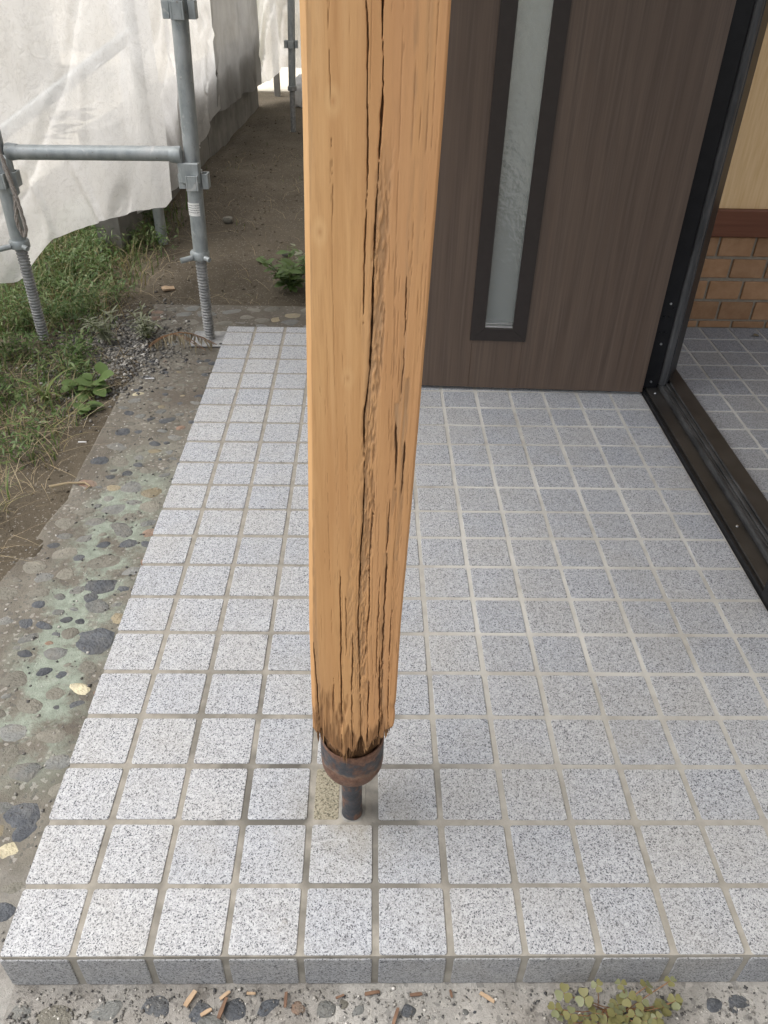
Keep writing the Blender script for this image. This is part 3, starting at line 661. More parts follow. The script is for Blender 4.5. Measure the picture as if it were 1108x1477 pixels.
# ------------------------------------------------------------------ door leaf
door = empty('door', (1.2935, 1.587, 0.009), math.pi - 0.042)   # local +x runs to the free edge, local +y faces the camera
tag(door, 'dark brown wood grain front door with a tall narrow glass slit, swung open', 'door')
DW = 0.80; DH = 2.10
a0, a1 = 0.3645, 0.5225      # bezel in local x
zb0 = 0.150; zb1 = 1.85; bw = 0.040
mb = MB()
def dbox(x0, x1, y0, y1, z0, z1, b=.0012): mb.box(x0, x1, y0, y1, z0, z1, b)
dbox(0.0, a0 + .008, -.04, 0, 0, DH); dbox(a1 - .008, DW, -.04, 0, 0, DH)
mb.box(a0 + .008, a1 - .008, -.0398, -.0002, 0.0, zb0 + .008); mb.box(a0 + .008, a1 - .008, -.0398, -.0002, zb1 - .008, DH)
panel = mb.build('panel', M['door'], door)
def mitre(poly, name):
    vs = [(x, .0045, z) for x, z in poly] + [(x, -.002, z) for x, z in poly]; F = [(0, 1, 2, 3), (7, 6, 5, 4)] + [(k, 4 + k, 4 + (k + 1) % 4, (k + 1) % 4) for k in range(4)]
    m_ = MB(); m_.add(vs, F); return m_.build(name, M['bezel'], door)
g_ = .0005
mitre([(a0, zb0), (a1, zb0), (a1 - bw - g_, zb0 + bw * .9), (a0 + bw + g_, zb0 + bw * .9)], 'bezel')
mitre([(a0, zb1), (a0 + bw + g_, zb1 - bw), (a1 - bw - g_, zb1 - bw), (a1, zb1)], 'bezel')
mitre([(a0, zb0 + g_), (a0 + bw, zb0 + bw * .9 + g_), (a0 + bw, zb1 - bw - g_), (a0, zb1 - g_)], 'bezel')
mitre([(a1, zb0 + g_), (a1, zb1 - g_), (a1 - bw, zb1 - bw - g_), (a1 - bw, zb0 + bw * .9 + g_)], 'bezel')
mb = MB(); mb.box(a0 + bw - .004, a1 - bw + .004, -.024, -.012, zb0 + bw * .9 - .004, zb1 - bw + .004); mb.build('glass', M['glass'], door)
mb = MB(); mb.box(a0 + bw + .0005, a1 - bw - .0005, -.0115, -.002, zb0 + bw * .9 + .001, zb0 + bw * .9 + .007, .001); mb.box(a0 + bw + .0005, a1 - bw - .0005, -.0115, -.005, zb0 + bw * .9 + .010, zb0 + bw * .9 + .014, .001); mb.build('glass_bead', M['chrome'], door)

# ================================================================== WOODEN POST
PX, PY = 0.4675, 0.2175; HWD = 0.0525
def cxz(z): return np.interp(z, [0.2, 0.262, 0.455, 0.605, 0.727, 0.83, 0.915, 0.99, 2.4], [0, 0.0005, 0.003, 0.008, 0.0115, 0.014, 0.016, 0.0175, 0.03])
post = empty('porch_post', (PX, PY, 0)); tag(post, 'cracked weathered timber post with a rotten foot in a rusty steel cup', 'post')
per = []       # (x, y, nx, ny, front?)
CL, CR, CB = .0045, .0022, .004
def seg_pts(p, q, n, nrm, fr):
    for k in range(n):
        f = k / n; per.append((p[0] + (q[0] - p[0]) * f, p[1] + (q[1] - p[1]) * f, nrm[0], nrm[1], fr))
h = HWD
s2 = .7071
seg_pts((-h, -h + CL), (-h + CL, -h), 12, (-s2, -s2), 2)
seg_pts((-h + CL, -h), (h - CR, -h), 176, (0, -1), 1)
seg_pts((h - CR, -h), (h, -h + CR), 4, (s2, -s2), 0)
seg_pts((h, -h + CR), (h, h - CB), 50, (1, 0), 0)
seg_pts((h, h - CB), (h - CB, h), 3, (s2, s2), 0)
seg_pts((h - CB, h), (-h + CB, h), 40, (0, 1), 0)
seg_pts((-h + CB, h), (-h, h - CB), 3, (-s2, s2), 0)
seg_pts((-h, h - CB), (-h, -h + CL), 50, (-1, 0), 0)
per = np.array(per); NP = len(per)
arc = np.concatenate([[0], np.cumsum(np.hypot(*np.diff(per[:, :2], axis=0).T))])
BOT = [(-0.054, 0.255), (-0.044, 0.251), (-0.042, 0.262), (-0.036, 0.252), (-0.031, 0.241), (-0.025, 0.231), (-0.018, 0.222), (-0.012, 0.214), (-0.006, 0.234), (-0.002, 0.226), (0.004, 0.232), (0.008, 0.258), (0.012, 0.258), (0.016, 0.237), (0.021, 0.234), (0.025, 0.252), (0.032, 0.256), (0.039, 0.254), (0.045, 0.262), (0.053, 0.272)]
bx_, bz_ = zip(*BOT)
zbot = np.where(per[:, 1] < -h + .007, np.interp(per[:, 0], bx_, bz_), 0.258)
zbot = zbot - 0.011 * (np.abs(per[:, 0]) < .04) * (per[:, 1] < 0) + 0.010 * fbm(arc * 260, arc * 0 + 2.2, 3) + 0.016 * fbm(arc * 90, arc * 0 + 7.7, 3)
zr = np.concatenate([np.linspace(0, 1, 640)])
ZTOPV = 1.13
Zrow = zbot[None, :] + (ZTOPV - zbot[None, :]) * (zr[:, None])
Zup = np.repeat(np.linspace(1.16, 2.163, 40)[:, None], NP, 1)
Zg = np.vstack([Zrow, Zup]); NR = len(Zg)
Sx = np.repeat(per[None, :, 0], NR, 0); fr = per[None, :, 4]; frontm = (fr == 1).astype(float)
S = np.repeat(arc[None], NR, 0)
disp = np.zeros_like(Zg); crack = np.zeros_like(Zg); stain = np.zeros_like(Zg); rot = np.zeros_like(Zg)
WX = Sx + PX + cxz(Zg)      # nominal world x along the front face
def sstep(e0, e1, x): t_ = np.clip((x - e0) / (e1 - e0), 0, 1); return t_ * t_ * (3 - 2 * t_)
FC = np.where(per[:, 4] == 1)[0]; F0, F1_ = FC[0], FC[-1] + 1
def line_crack(poly, w, d, wob=.0012, seed=0., dark=1.0, z0=None, z1=None):
    p = sorted(poly, key=lambda q: q[1]); pz = [q[1] for q in p]; px = [q[0] for q in p]
    z0 = pz[0] if z0 is None else z0; z1 = pz[-1] if z1 is None else z1
    rows = np.where((Zg[:, F0:F1_].max(1) > z0 - .01) & (Zg[:, F0:F1_].min(1) < z1 + .01))[0]; ra, rb = rows[0], rows[-1] + 1
    mid = (min(px) + max(px)) / 2; half = (max(px) - min(px)) / 2 + .009
    wx = WX[ra:rb, F0:F1_]; near = np.where((np.abs(wx - mid) < half).any(0))[0]
    if not len(near): return
    sl_ = (slice(ra, rb), slice(F0 + near[0], F0 + near[-1] + 1))
    Z = Zg[sl_]; zl = Z[:, 0] * 0 + Z.mean(1)
    wv_ = wob * 2 * fbm(zl * 28 + seed, zl * 0 + seed, 4) + wob * fbm(zl * 160 + seed, zl * 0 + seed + 5, 2)
    xl = np.interp(Z, pz, px) + wv_[:, None]
    ww = w * (0.85 + 2.4 * fbm(zl * 38 + seed * 3, zl * 0 + 3 + seed, 4)); ww = np.maximum(ww, w * (.55 if w > .0009 else .22))[:, None]
    tp = np.clip(np.minimum(Z - z0, z1 - Z) / (.3 * (z1 - z0) + 1e-6), .0, 1) ** .5; ww = ww * (.35 + .75 * tp)
    inz = sstep(z0 - .006, z0 + .012, Z) * (1 - sstep(z1 - .012, z1 + .006, Z))
    k = np.clip(1.25 - np.abs(WX[sl_] - xl) / ww, 0, 1) * inz
    disp[sl_] = np.minimum(disp[sl_], -d * sstep(0, 1, k)); crack[sl_] = np.maximum(crack[sl_], sstep(.25, .85, k) * dark * (1.0 if d > .009 else .78) * np.clip(.85 + 1.3 * fbm(zl * 60 + seed, zl * 0 + 9, 3), .35, 1)[:, None])
KERF = [(0.491, 2.4), (0.491, 1.053), (0.492, 1.011), (0.491, 0.965), (0.488, 0.914), (0.486, 0.828), (0.485, 0.776), (0.4795, 0.726), (0.4805, 0.647), (0.477, 0.558), (0.474, 0.455), (0.476, 0.361), (0.478, 0.24)]
# background fibre relief
fib = fbm(S * 420, Zg * 9, 3); fib2 = fbm(S * 900, Zg * 30, 2); slow = fbm(S * 30, Zg * 3, 3)
xk = np.interp(Zg, [q[1] for q in KERF[::-1]], [q[0] for q in KERF[::-1]])
rightness = sstep(0.0, .02, WX - xk) * frontm
disp += 0.0008 * slow + (0.00018 + 0.0004 * rightness) * fib + 0.0002 * fib2 * (0.3 + rightness)
# weathered strip beside the kerf
sw = 0.0105 * (1 + .8 * fbm(Zg * 14, Zg * 0 + 1, 3)) + .0005
ins = sstep(-.004, .0005, WX - xk) * (1 - sstep(sw * .75, sw, WX - xk + .0015 * fib)) * sstep(.22, .40, Zg) * (1 - sstep(.90, .985, Zg)) * frontm
fine = fbm(S * 700, Zg * 130, 3); fine2 = fbm(S * 500 + 40, Zg * 60, 3)
ins *= np.clip(.75 + 1.6 * fbm(Zg * 14, WX * 160, 4) + 2.6 * fine + 1.2 * fib, 0, 1)
stain = np.maximum(stain, .75 * ins); disp -= ins * (.0008 + .0016 * np.clip(fine + .4, 0, 1)); stain = np.maximum(stain, rightness * np.clip(1.8 * fine2 - .15, 0, .32) * np.clip(.5 + 2 * fbm(S * 60, Zg * 5, 3), 0, 1)); disp += .0003 * rightness * fine2
ins2 = sstep(-.016, -.010, WX - xk) * (1 - sstep(-.003, 0, WX - xk)) * (1 - sstep(.60, .74, Zg)) * frontm * np.clip(.2 + 1.8 * fbm(Zg * 7 + 4, WX * 90, 3) + .8 * fib + 2 * fine, 0, 1)
stain = np.maximum(stain, .55 * ins2); disp -= .0007 * ins2
# right streaks
for (poly, w, s_) in (([(0.514, 1.06), (0.516, 0.989), (0.515, 0.915), (0.515, 0.841), (0.5145, 0.776), (.511, .70)], .0030, .55), ([(.5235, 1.06), (.524, .95), (.523, .88)], .0035, .30), ([(.5095, .73), (.511, .635), (.506, .595)], .0030, .8), ([(.519, .756), (.5175, .696), (.518, .63), (.514, .56)], .0034, .8), ([(.480, 1.06), (.481, .9), (.478, .8)], .0022, .25), ([(.44, 1.05), (.430, .72), (.4235, .50)], .002, .35), ([(.4265, .62), (.424, .455), (.427, .27)], .0048, .55), ([(.503, .55), (.5025, .41), (.507, .27)], .0035, .6)):
    p = sorted(poly, key=lambda q: q[1]); xl = np.interp(Zg, [q[1] for q in p], [q[0] for q in p]) + .0012 * fbm(Zg * 30 + w * 999, Zg * 0, 3)
    k = np.clip(1 - np.abs(WX - xl) / w, 0, 1) * (Zg > p[0][1] - .01) * (Zg < p[-1][1] + (9 if p[-1][1] > 1.04 else .01)) * frontm
    k = sstep(0, .6, k) * np.clip(.6 + 1.6 * fbm(Zg * 25 + w * 500, WX * 400, 3) + 2.0 * fine2, 0, 1)
    stain = np.maximum(stain, s_ * k); disp -= .0006 * k * s_
# main cracks
line_crack(KERF, .00075, .010, .0007, 1.)
line_crack([(0.48, 1.2), (0.48, 1.053), (0.481, 1.02), (0.481, 0.988), (0.481, 0.94), (0.48, 0.887), (0.478, 0.815)], .00050, .006, .0008, 2.)
line_crack([(0.515, 0.86), (0.5147, 0.80)], .00068, .005, .001, 3.)
line_crack([(0.5155, .80), (.513, .74)], .00043, .003, .001, 33.)
line_crack([(0.510, 0.72), (0.511, 0.64)], .00087, .005, .0012, 4.)
line_crack([(0.5185, 0.70), (0.518, 0.635)], .00087, .005, .0012, 5.)
line_crack([(0.5065, 0.63), (0.5055, 0.595), (0.504, 0.508), (0.503, 0.40), (.5045, .26)], .00068, .006, .0012, 6.)
line_crack([(0.490, .64), (.487, .56), (.4865, .48), (.482, .40)], .00068, .004, .0018, 7., .85)
line_crack([(0.498, .53), (.4965, .45), (.496, .36)], .00043, .003, .001, 8.)
line_crack([(0.455, 0.535), (0.454, 0.455), (0.453, 0.22)], .00068, .007, .0008, 9.)
line_crack([(0.4605, 0.50), (0.460, 0.40)], .00037, .003, .0008, 10., .8)
line_crack([(0.468, .44), (.466, .35), (.467, .22)], .00062, .005, .0014, 11.)
line_crack([(0.445, .37), (.4435, .29)], .00043, .003, .0012, 12., .8)
line_crack([(0.4225, .70), (.421, .455), (.424, .34), (.4255, .22)], .00056, .010, .0006, 13.)
line_crack([(0.4315, .80), (.4245, .56), (.4222, .46)], .00031, .003, .0005, 14., .75)
line_crack([(0.452, 1.2), (.4535, 1.0), (.454, .90)], .00025, .0015, .0006, 15., .45)
line_crack([(0.500, .40), (.501, .24)], .00081, .006, .0014, 16.)
line_crack([(0.512, .48), (.511, .36), (.513, .25)], .00050, .004, .001, 17.)
line_crack([(0.487, .36), (.486, .22)], .00068, .006, .0012, 18.)
rr_ = random.Random(5)
for k in range(34):
    zc = rr_.uniform(.27, 1.08); xc = PX + float(cxz(zc)) + rr_.uniform(-.046, .05); L = rr_.uniform(.08, .26)
    line_crack([(xc, zc - L / 2), (xc + rr_.uniform(-.001, .001), zc + L / 2)], rr_.uniform(.00030, .00042), .0006, .0004, k * 2.9 + 300, rr_.uniform(.12, .38))
for k in range(110):
    zc = 0.25 + 0.85 * rr_.random() ** 1.5; xc = rr_.choice((rr_.uniform(-.045, .05), rr_.uniform(.012, .05))) + PX + float(cxz(zc)); L = rr_.uniform(.012, .06)
    if zc > .7 and xc < .47: L *= .5
    line_crack([(xc, zc - L / 2), (xc + rr_.uniform(-.0006, .0006), zc + L / 2)], rr_.uniform(.0003, .0005), rr_.uniform(.0003, .001), .0006, k * 1.7 + 20, rr_.uniform(.2, .5) if xc > .47 else rr_.uniform(.08, .25))
# rot at the foot
hb = Zg - zbot[None, :]
rotn = fbm(S * 70, Zg * 12 + 5, 4)
lo = sstep(.0, 1.0, np.clip((.065 + .20 * rotn - hb) / .05, 0, 1)) * np.clip(.55 + 2.4 * fbm(S * 45 + 9, Zg * 5, 3) + 1.2 * fib + .25 * sstep(.0, .03, Sx), 0, 1)
rot = np.maximum(rot, np.clip(lo, 0, 1)); rot = np.maximum(rot, .85 * sstep(.012, .002, hb) if False else rot)
rot = np.maximum(rot, .8 * (1 - sstep(.001, .010, hb)))
disp -= lo * (.0016 + .003 * np.clip(rotn + .3, 0, 1)); disp -= .002 * (1 - sstep(0, .006, hb))
# darkening of other faces with age near foot
stain = np.maximum(stain, (1 - sstep(.05, .22, hb)) * .35 * np.clip(.4 + 2 * fbm(S * 120, Zg * 8 + 3, 3), 0, 1))
Xv = per[None, :, 0] + per[None, :, 2] * disp + cxz(Zg); Yv = per[None, :, 1] + per[None, :, 3] * disp
V = np.stack([Xv, Yv, Zg], -1)
# inner lip under the foot
lip1 = V[0].copy(); lip1[:, :2] *= .80; lip1[:, 2] += .004; lip2 = V[0].copy(); lip2[:, :2] *= .45; lip2[:, 2] = .30
Vall = np.concatenate([lip2[None], lip1[None], V], 0); nr = len(Vall)
i = (np.arange(nr - 1)[:, None] * NP + np.arange(NP)[None]).ravel(); j = (np.arange(nr - 1)[:, None] * NP + ((np.arange(NP) + 1) % NP)[None]).ravel()
pmsh = fast_mesh('timber', Vall.reshape(-1, 3), np.stack([i, j, j + NP, i + NP], 1), M['timber'])
def pad(a, v): return np.concatenate([np.full((2, NP), v), a], 0).ravel().astype(np.float32)
for nm, arr, pv_ in (('crack', crack, .6), ('stain', stain, 0), ('rot', rot, .9)):
    at = pmsh.attributes.new(nm, 'FLOAT', 'POINT'); at.data.foreach_set('value', pad(np.clip(arr, 0, 1), pv_))
link(bpy.data.objects.new('timber', pmsh), post)
# frayed fibres hanging at the foot
sv = []; sfc = []; rs = random.Random(31)
for k in range(120):
    q = rs.randrange(NP) if k > 80 else rs.randrange(12, 190)
    bx, by, bz = V[0, q]; ins_ = rs.uniform(.80, 1.0); L_ = rs.uniform(.006, .022) * (1.5 if rs.random() < .15 else 1); w_ = rs.uniform(.0007, .0026)
    bx *= ins_; by *= ins_; a_ = rs.uniform(0, 3.14); dx_, dy_ = math.cos(a_) * w_, math.sin(a_) * w_; ox_, oy_ = rs.gauss(0, .0012), rs.gauss(-.0004, .0012)
    b0 = len(sv); up_ = rs.uniform(.004, .012)
    sv += [(bx - dx_, by - dy_, bz + up_), (bx + dx_, by + dy_, bz + up_), (bx + dy_ * .6, by - dx_ * .6, bz + up_), (bx + ox_ * .5 - dx_ * .8, by + oy_ * .5 - dy_ * .8, bz - L_ * .5), (bx + ox_ * .5 + dx_ * .8, by + oy_ * .5 + dy_ * .8, bz - L_ * .5), (bx + ox_ * .5 + dy_ * .5, by + oy_ * .5 - dx_ * .5, bz - L_ * .5), (bx + ox_, by + oy_, bz - L_)]
    sfc += [(b0, b0 + 1, b0 + 4, b0 + 3), (b0 + 1, b0 + 2, b0 + 5, b0 + 4), (b0 + 2, b0, b0 + 3, b0 + 5), (b0 + 3, b0 + 4, b0 + 6), (b0 + 4, b0 + 5, b0 + 6), (b0 + 5, b0 + 3, b0 + 6)]
spo = mesh_obj('frayed_fibres', sv, sfc, M['fibre'], post); spo['kind'] = 'stuff'
# rotten core inside the cup
prof = [(0.0, .13), (.030, .13), (.036, .17), (.0385, .195), (.037, .22), (.034, .26), (.03, .32)]
n = 48; vs = []; F = []
for ir, (r_, z_) in enumerate(np.array([(np.interp(t_, np.linspace(0, 1, 7), [p[0] for p in prof]), np.interp(t_, np.linspace(0, 1, 7), [p[1] for p in prof])) for t_ in np.linspace(0, 1, 40)])):
    for k in range(n):
        a = 2 * math.pi * k / n; q = r_ * (1 + .28 * float(fbm(np.array([k * .7 if k < n / 2 else (n - k) * .7]), np.array([ir * .15]), 3)[0]))
        vs.append((q * math.cos(a) - .002, q * math.sin(a), z_))
for ir in range(39):
    for k in range(n): F.append((ir * n + k, ir * n + (k + 1) % n, (ir + 1) * n + (k + 1) % n, (ir + 1) * n + k))
mesh_obj('rotten_core', vs, F, M['rotten'], post, True)
# steel cup and pipe
cc = (-.0022, .0015)
ro = [(.0, .1045), (.0165, .1045), (.024, .107), (.033, .1125), (.0395, .120), (.0435, .130), (.0445, .140), (.0447, .180), (.0447, .1885), (.0440, .1898), (.0425, .1898), (.0416, .1885), (.0416, .130), (.0, .128)]
mb = MB(); mb.lathe(ro, 56, cc); mb.build('base_cup', M['rust'], post, True)
mb = MB(); mb.lathe([(.0, -.006), (.0162, -.006), (.0160, .002), (.0152, .005), (.0150, .1015), (.0163, .105), (.0, .1055)], 28, (-.0032, .0015)); mb.build('base_pipe', M['rust'], post, True)

# ================================================================== SCAFFOLD
def jack(root, x, y, znut, zb, plate=True, tilt=0.0):
    # threaded screw
    pf = [(0.0, zb)]; z = zb
    while z < znut + .02: pf += [(.0150, z), (.0186, z + .0028), (.0186, z + .0052), (.0150, z + .0080)]; z += .0102
    mb = MB(); mb.lathe(pf, 24, (x, y)); mb.build('jack_screw', M['jack'], root, True)
    mb = MB(); mb.lathe([(.019, znut - .012), (.030, znut - .012), (.031, znut - .008), (.031, znut + .010), (.028, znut + .014), (.019, znut + .014)], 24, (x, y)); nut = mb.build('jack_nut', M['galv'], root, True)
    mb = MB(); mb.tube([(x - .02, y - .025, znut - .002), (x - .055, y - .045, znut - .006)], .0085, 10); mb.build('handle', M['galv'], nut, True)
    mb = MB(); mb.tube([(x + .02, y - .025, znut - .002), (x + .036, y - .034, znut - .006)], .0085, 10); mb.build('handle', M['galv'], nut, True)
    if plate:
        mb = MB(); mb.box(x - .062, x + .062, y - .062, y + .062, zb - .004, zb + .002, .0015); bp = mb.build('base_plate', M['jack'], root)
        for (dx, dy) in ((-.045, -.045), (.045, -.045)):
            mb = MB(); mb.lathe([(0, zb + .0022), (.006, zb + .0026), (.0065, zb + .0021)], 12, (x + dx, y + dy)); mb.build('nail_hole', M['darkhole'], bp)
def pocket_ring(root, x, y, z, yaw=0.0):
    mb = MB(); mb.lathe([(.0245, z - .022), (.0275, z - .022), (.0275, z + .022), (.0245, z + .022)], 24, (x, y)); rg = mb.build('collar', M['galv'], root, True)
    for a in range(4):
        th = a * math.pi / 2 + yaw; ca, sa = math.cos(th), math.sin(th)
        m2 = MB(); m2.box(.026, .046, -.019, -.013, -.022, .022, .001); m2.box(.026, .046, .013, .019, -.022, .022, .001); m2.box(.040, .046, -.013, .013, -.022, .022, .001)
        vs = [(x + p[0] * ca - p[1] * sa, y + p[0] * sa + p[1] * ca, z + p[2]) for p in m2.v]; m3 = MB(); m3.add(vs, m2.f); m3.build('pocket', M['galv'], rg)
sf = empty('scaffold', (-.37, 2.1, GZ)); tag(sf, 'grey steel scaffold frame of two uprights joined by one low bar', 'scaffold')
inner = []
def local(o): o.location = Vector(o.location) - Vector(sf.location); return o
before = set(bpy.data.objects)
xr0, xr1 = -.083, -.020; yR = 2.108
mb = MB(); mb.tube([(-.0705, yR, .225), (-.0655, yR, .45), (-.05, yR, .93), (-.012, yR, 2.6)], .0243, 28); mb.build('upright', M['galv'], sf, True)
mb = MB(); mb.tube([(-.648, 2.09, .262), (-.646, 2.09, .5), (-.64, 2.09, 2.6)], .0243, 28); mb.build('upright', M['galv'], sf, True)
jack(sf, -.0745, yR, .222, GZ + .006); jack(sf, -.648, 2.09, .255, GZ + .004, False)
pocket_ring(sf, -.064, yR, .455); pocket_ring(sf, -.049, yR, .905); pocket_ring(sf, -.645, 2.09, .455)
# ledger with pressed ends and wedge sockets
mb = MB(); mb.tube([(-.612, 2.088, .531), (-.095, 2.094, .534)], .0213, 24); led = mb.build('ledger', M['galv'], sf, True)
for (xe, sg) in ((-.612, 1), (-.095, -1)):
    mb = MB(); mb.tube([(xe + sg * .030, 2.09, .532), (xe + sg * .004, 2.09, .532), (xe - sg * .004, 2.09, .532)], [.0222, .0255, .0235], 20); mb.build('end_sleeve', M['galv'], led, True)
mb = MB(); mb.box(-.098, -.040, 2.072, 2.112, .452, .512, .003); mb.build('wedge_socket', M['galv'], led)
mb = MB(); mb.box(-.104, -.088, 2.075, 2.105, .452, .545, .003); mb.build('wedge_socket', M['galv'], led)
mb = MB(); mb.box(-.640, -.606, 2.068, 2.098, .405, .525, .008); mb.build('wedge_socket', M['galv'], led)
# sticker band on the upright
xs, zs0, zs1 = -.0685, .352, .392; vs = []; F = []
for k in range(9):
    a = R(205 + 100 * k / 8)
    for z in (zs0, zs1): vs.append((xs + .0252 * math.cos(a), yR + .0252 * math.sin(a), z))
for k in range(8): F.append((2 * k, 2 * k + 2, 2 * k + 3, 2 * k + 1))
mesh_obj('sticker', vs, F, M['sticker'], sf, True)
for o in set(bpy.data.objects) - before:
    if o.parent == sf: local(o)
# far pole
fp = empty('scaffold_pole', (-.058, 5.6, GZ)); tag(fp, 'thin far scaffold pole standing on the dirt path', 'scaffold pole')
before = set(bpy.data.objects)
mb = MB(); mb.tube([(-.058, 5.6, .20), (-.04, 5.6, .72), (.0, 5.6, 2.6)], .0243, 20); mb.build('upright', M['galv'], fp, True)
mb = MB(); mb.tube([(-.062, 5.6, GZ + .01), (-.058, 5.6, .25)], .0185, 16); mb.build('jack_screw', M['jack'], fp, True)
mb = MB(); mb.lathe([(.018, .19), (.031, .195), (.031, .22), (.018, .225)], 18, (-.058, 5.6)); mb.build('jack_nut', M['jack'], fp, True)
pocket_ring(fp, -.052, 5.6, .47)
mb = MB(); mb.box(-.13, .01, 5.53, 5.67, GZ + .004, GZ + .012, .002); mb.build('base_plate', M['jack'], fp)
for o in set(bpy.data.objects) - before:
    if o.parent == fp: o.location = Vector(o.location) - Vector(fp.location)
# brace seen through the sheet
br = empty('scaffold_brace', (-.5, 3.1, GZ)); tag(br, 'scaffold pole and sloping brace showing dimly through the white sheet', 'scaffold')
for nm, pts in (('upright', [(-.455, 3.12, -.07), (-.447, 3.12, 2.6)]), ('brace', [(-1.05, 2.35, .335), (-.45, 3.09, .75)])):
    mb = MB(); mb.tube(pts, .0243, 20); o = mb.build(nm, M['galv'], br, True); o.location = -Vector(br.location)

# ------------------------------------------------------------------ sheets
def poly_interp(P, u):
    P = np.array(P, float); d = np.concatenate([[0], np.cumsum(np.linalg.norm(np.diff(P[:, :2], axis=0), axis=1))]); d /= d[-1]
    return np.stack([np.interp(u, d, P[:, k]) for k in range(P.shape[1])], -1)
def sheet(name, bottom, top, nu, nv, folds, seed, mat, label, amp=.02, curl=.0, hem=True):
    u = np.linspace(0, 1, nu); v = np.linspace(0, 1, nv) ** 1.5
    Bp = poly_interp(bottom, u); Tp = poly_interp(top, u)
    ker = np.ones(5) / 5
    P = Bp[:, None] * (1 - v[None, :, None]) + Tp[:, None] * v[None, :, None]
    d = np.gradient(P[:, 0, :2], axis=0); nrm = np.stack([d[:, 1], -d[:, 0]], -1); nrm /= np.linalg.norm(nrm, axis=1)[:, None] + 1e-9
    Uu, Vv = np.meshgrid(u, v, indexing='ij'); Zl = P[..., 2]
    f = amp * (np.sin(Uu * folds * 6.28 + 3 * fbm(Uu * 3 + seed, Zl * 1.2, 3)) * .5 + 1.6 * fbm(Uu * folds * 1.3 + seed, Zl * 1.6 + seed, 4)) + amp * .5 * np.abs(fbm(Uu * folds * 2 + Zl * 3 + seed, Zl * 2 - Uu * 4, 3))
    cr_ = fbm(Uu * folds * 1.1 + Zl * 1.7 + seed, Zl * 1.1 - Uu * 2.0 + seed, 2); f -= amp * 1.1 * np.exp(-(cr_ / .035) ** 2) * (.5 + fbm(Uu * 3, Zl * 3 + seed, 2))
    cr2 = fbm(Uu * folds * .9 - Zl * 2.2 + seed * 2, Zl * .9 + Uu, 2); f += amp * .8 * np.exp(-(cr2 / .025) ** 2)
    f *= (1.0 - .35 * np.clip(Zl, 0, 1))
    P[..., 0] += nrm[:, None, 0] * f; P[..., 1] += nrm[:, None, 1] * f
    P[..., 2] += .010 * fbm(Uu * folds * 2 + seed, Uu * 0, 3) * np.exp(-Vv * 30)
    me = fast_mesh(name, P.reshape(-1, 3), grid_faces(nu, nv), mat)
    o = link(bpy.data.objects.new(name, me)); tag(o, label, 'sheet')
    return o
s1 = sheet('scaffold_sheet', [(-1.15, 1.80, .10), (-.9, 2.02, .10), (-.775, 2.15, .095), (-.745, 2.2, .09), (-.631, 2.35, .185), (-.551, 2.5, .195), (-.434, 2.75, .180), (-.36, 2.90, .150), (-.345, 2.95, .172)],
           [(-1.10, 1.85, 4.6), (-.7, 2.20, 4.6), (-.30, 2.94, 4.6)], 150, 110, 5, 3.1, M['sheet'], 'large white translucent scaffold sheet hanging behind the near scaffold frame', .022)
s2_ = sheet('scaffold_sheet', [(-.56, 3.15, .05), (-.475, 3.55, .06), (-.480, 4.0, .05), (-.478, 4.4, .10), (-.445, 4.85, .20)], [(-.50, 3.15, 4.6), (-.45, 3.9, 4.6), (-.42, 4.85, 4.6)], 110, 90, 4, 8.2, M['sheet'], 'white scaffold sheet beside the path, just behind the large near sheet', .028)
s3_ = sheet('scaffold_sheet', [(-.435, 4.80, .19), (-.415, 5.2, .16), (-.40, 5.62, .165), (-.385, 5.95, .13), (-.37, 6.42, .11)], [(-.40, 4.80, 4.6), (-.35, 6.42, 4.6)], 80, 80, 3, 5.5, M['sheet_grey'], 'dark grey scaffold sheet hanging over the low concrete wall', .022)
s4_ = sheet('scaffold_sheet', [(-.52, 6.35, .30), (-.42, 6.62, .09), (-.33, 6.72, .10), (-.27, 6.85, .18), (-.05, 6.95, .16), (.35, 7.1, .12), (1.2, 7.1, .12)], [(-.55, 6.3, 4.6), (-.2, 6.9, 4.6), (1.2, 7.1, 4.6)], 120, 80, 9, 1.7, M['sheet'], 'beige folded scaffold sheet across the far end of the path', .05)

# low concrete boundary wall
bw_ = empty('boundary_wall', (-.55, 4.9, GZ)); tag(bw_, 'low grey concrete wall of panels along the left of the path', 'wall')
for k in range(6):
    ya = 3.0 + .58 * k; yb = ya + .572
    def wx(y): return -.60 + (.405 - .60) * -1 * 0 + np.interp(y, [3.0, 4.48, 6.4], [-.60, -.525, -.405])+.60
    mb = MB(); vs = []
    for z in (-.16, .42 + .01 * (k % 2)):
        vs += [(float(wx(ya)), ya, z), (float(wx(yb)), yb, z), (float(wx(yb)) - .1, yb, z), (float(wx(ya)) - .1, ya, z)]
    mb.add(vs, [(3, 2, 1, 0), (4, 5, 6, 7), (0, 1, 5, 4), (1, 2, 6, 5), (2, 3, 7, 6), (3, 0, 4, 7)])
    o = mb.build('panel', M['block'], bw_); o.location = Vector((random.uniform(-.006, .004), 0, 0)) - Vector(bw_.location)
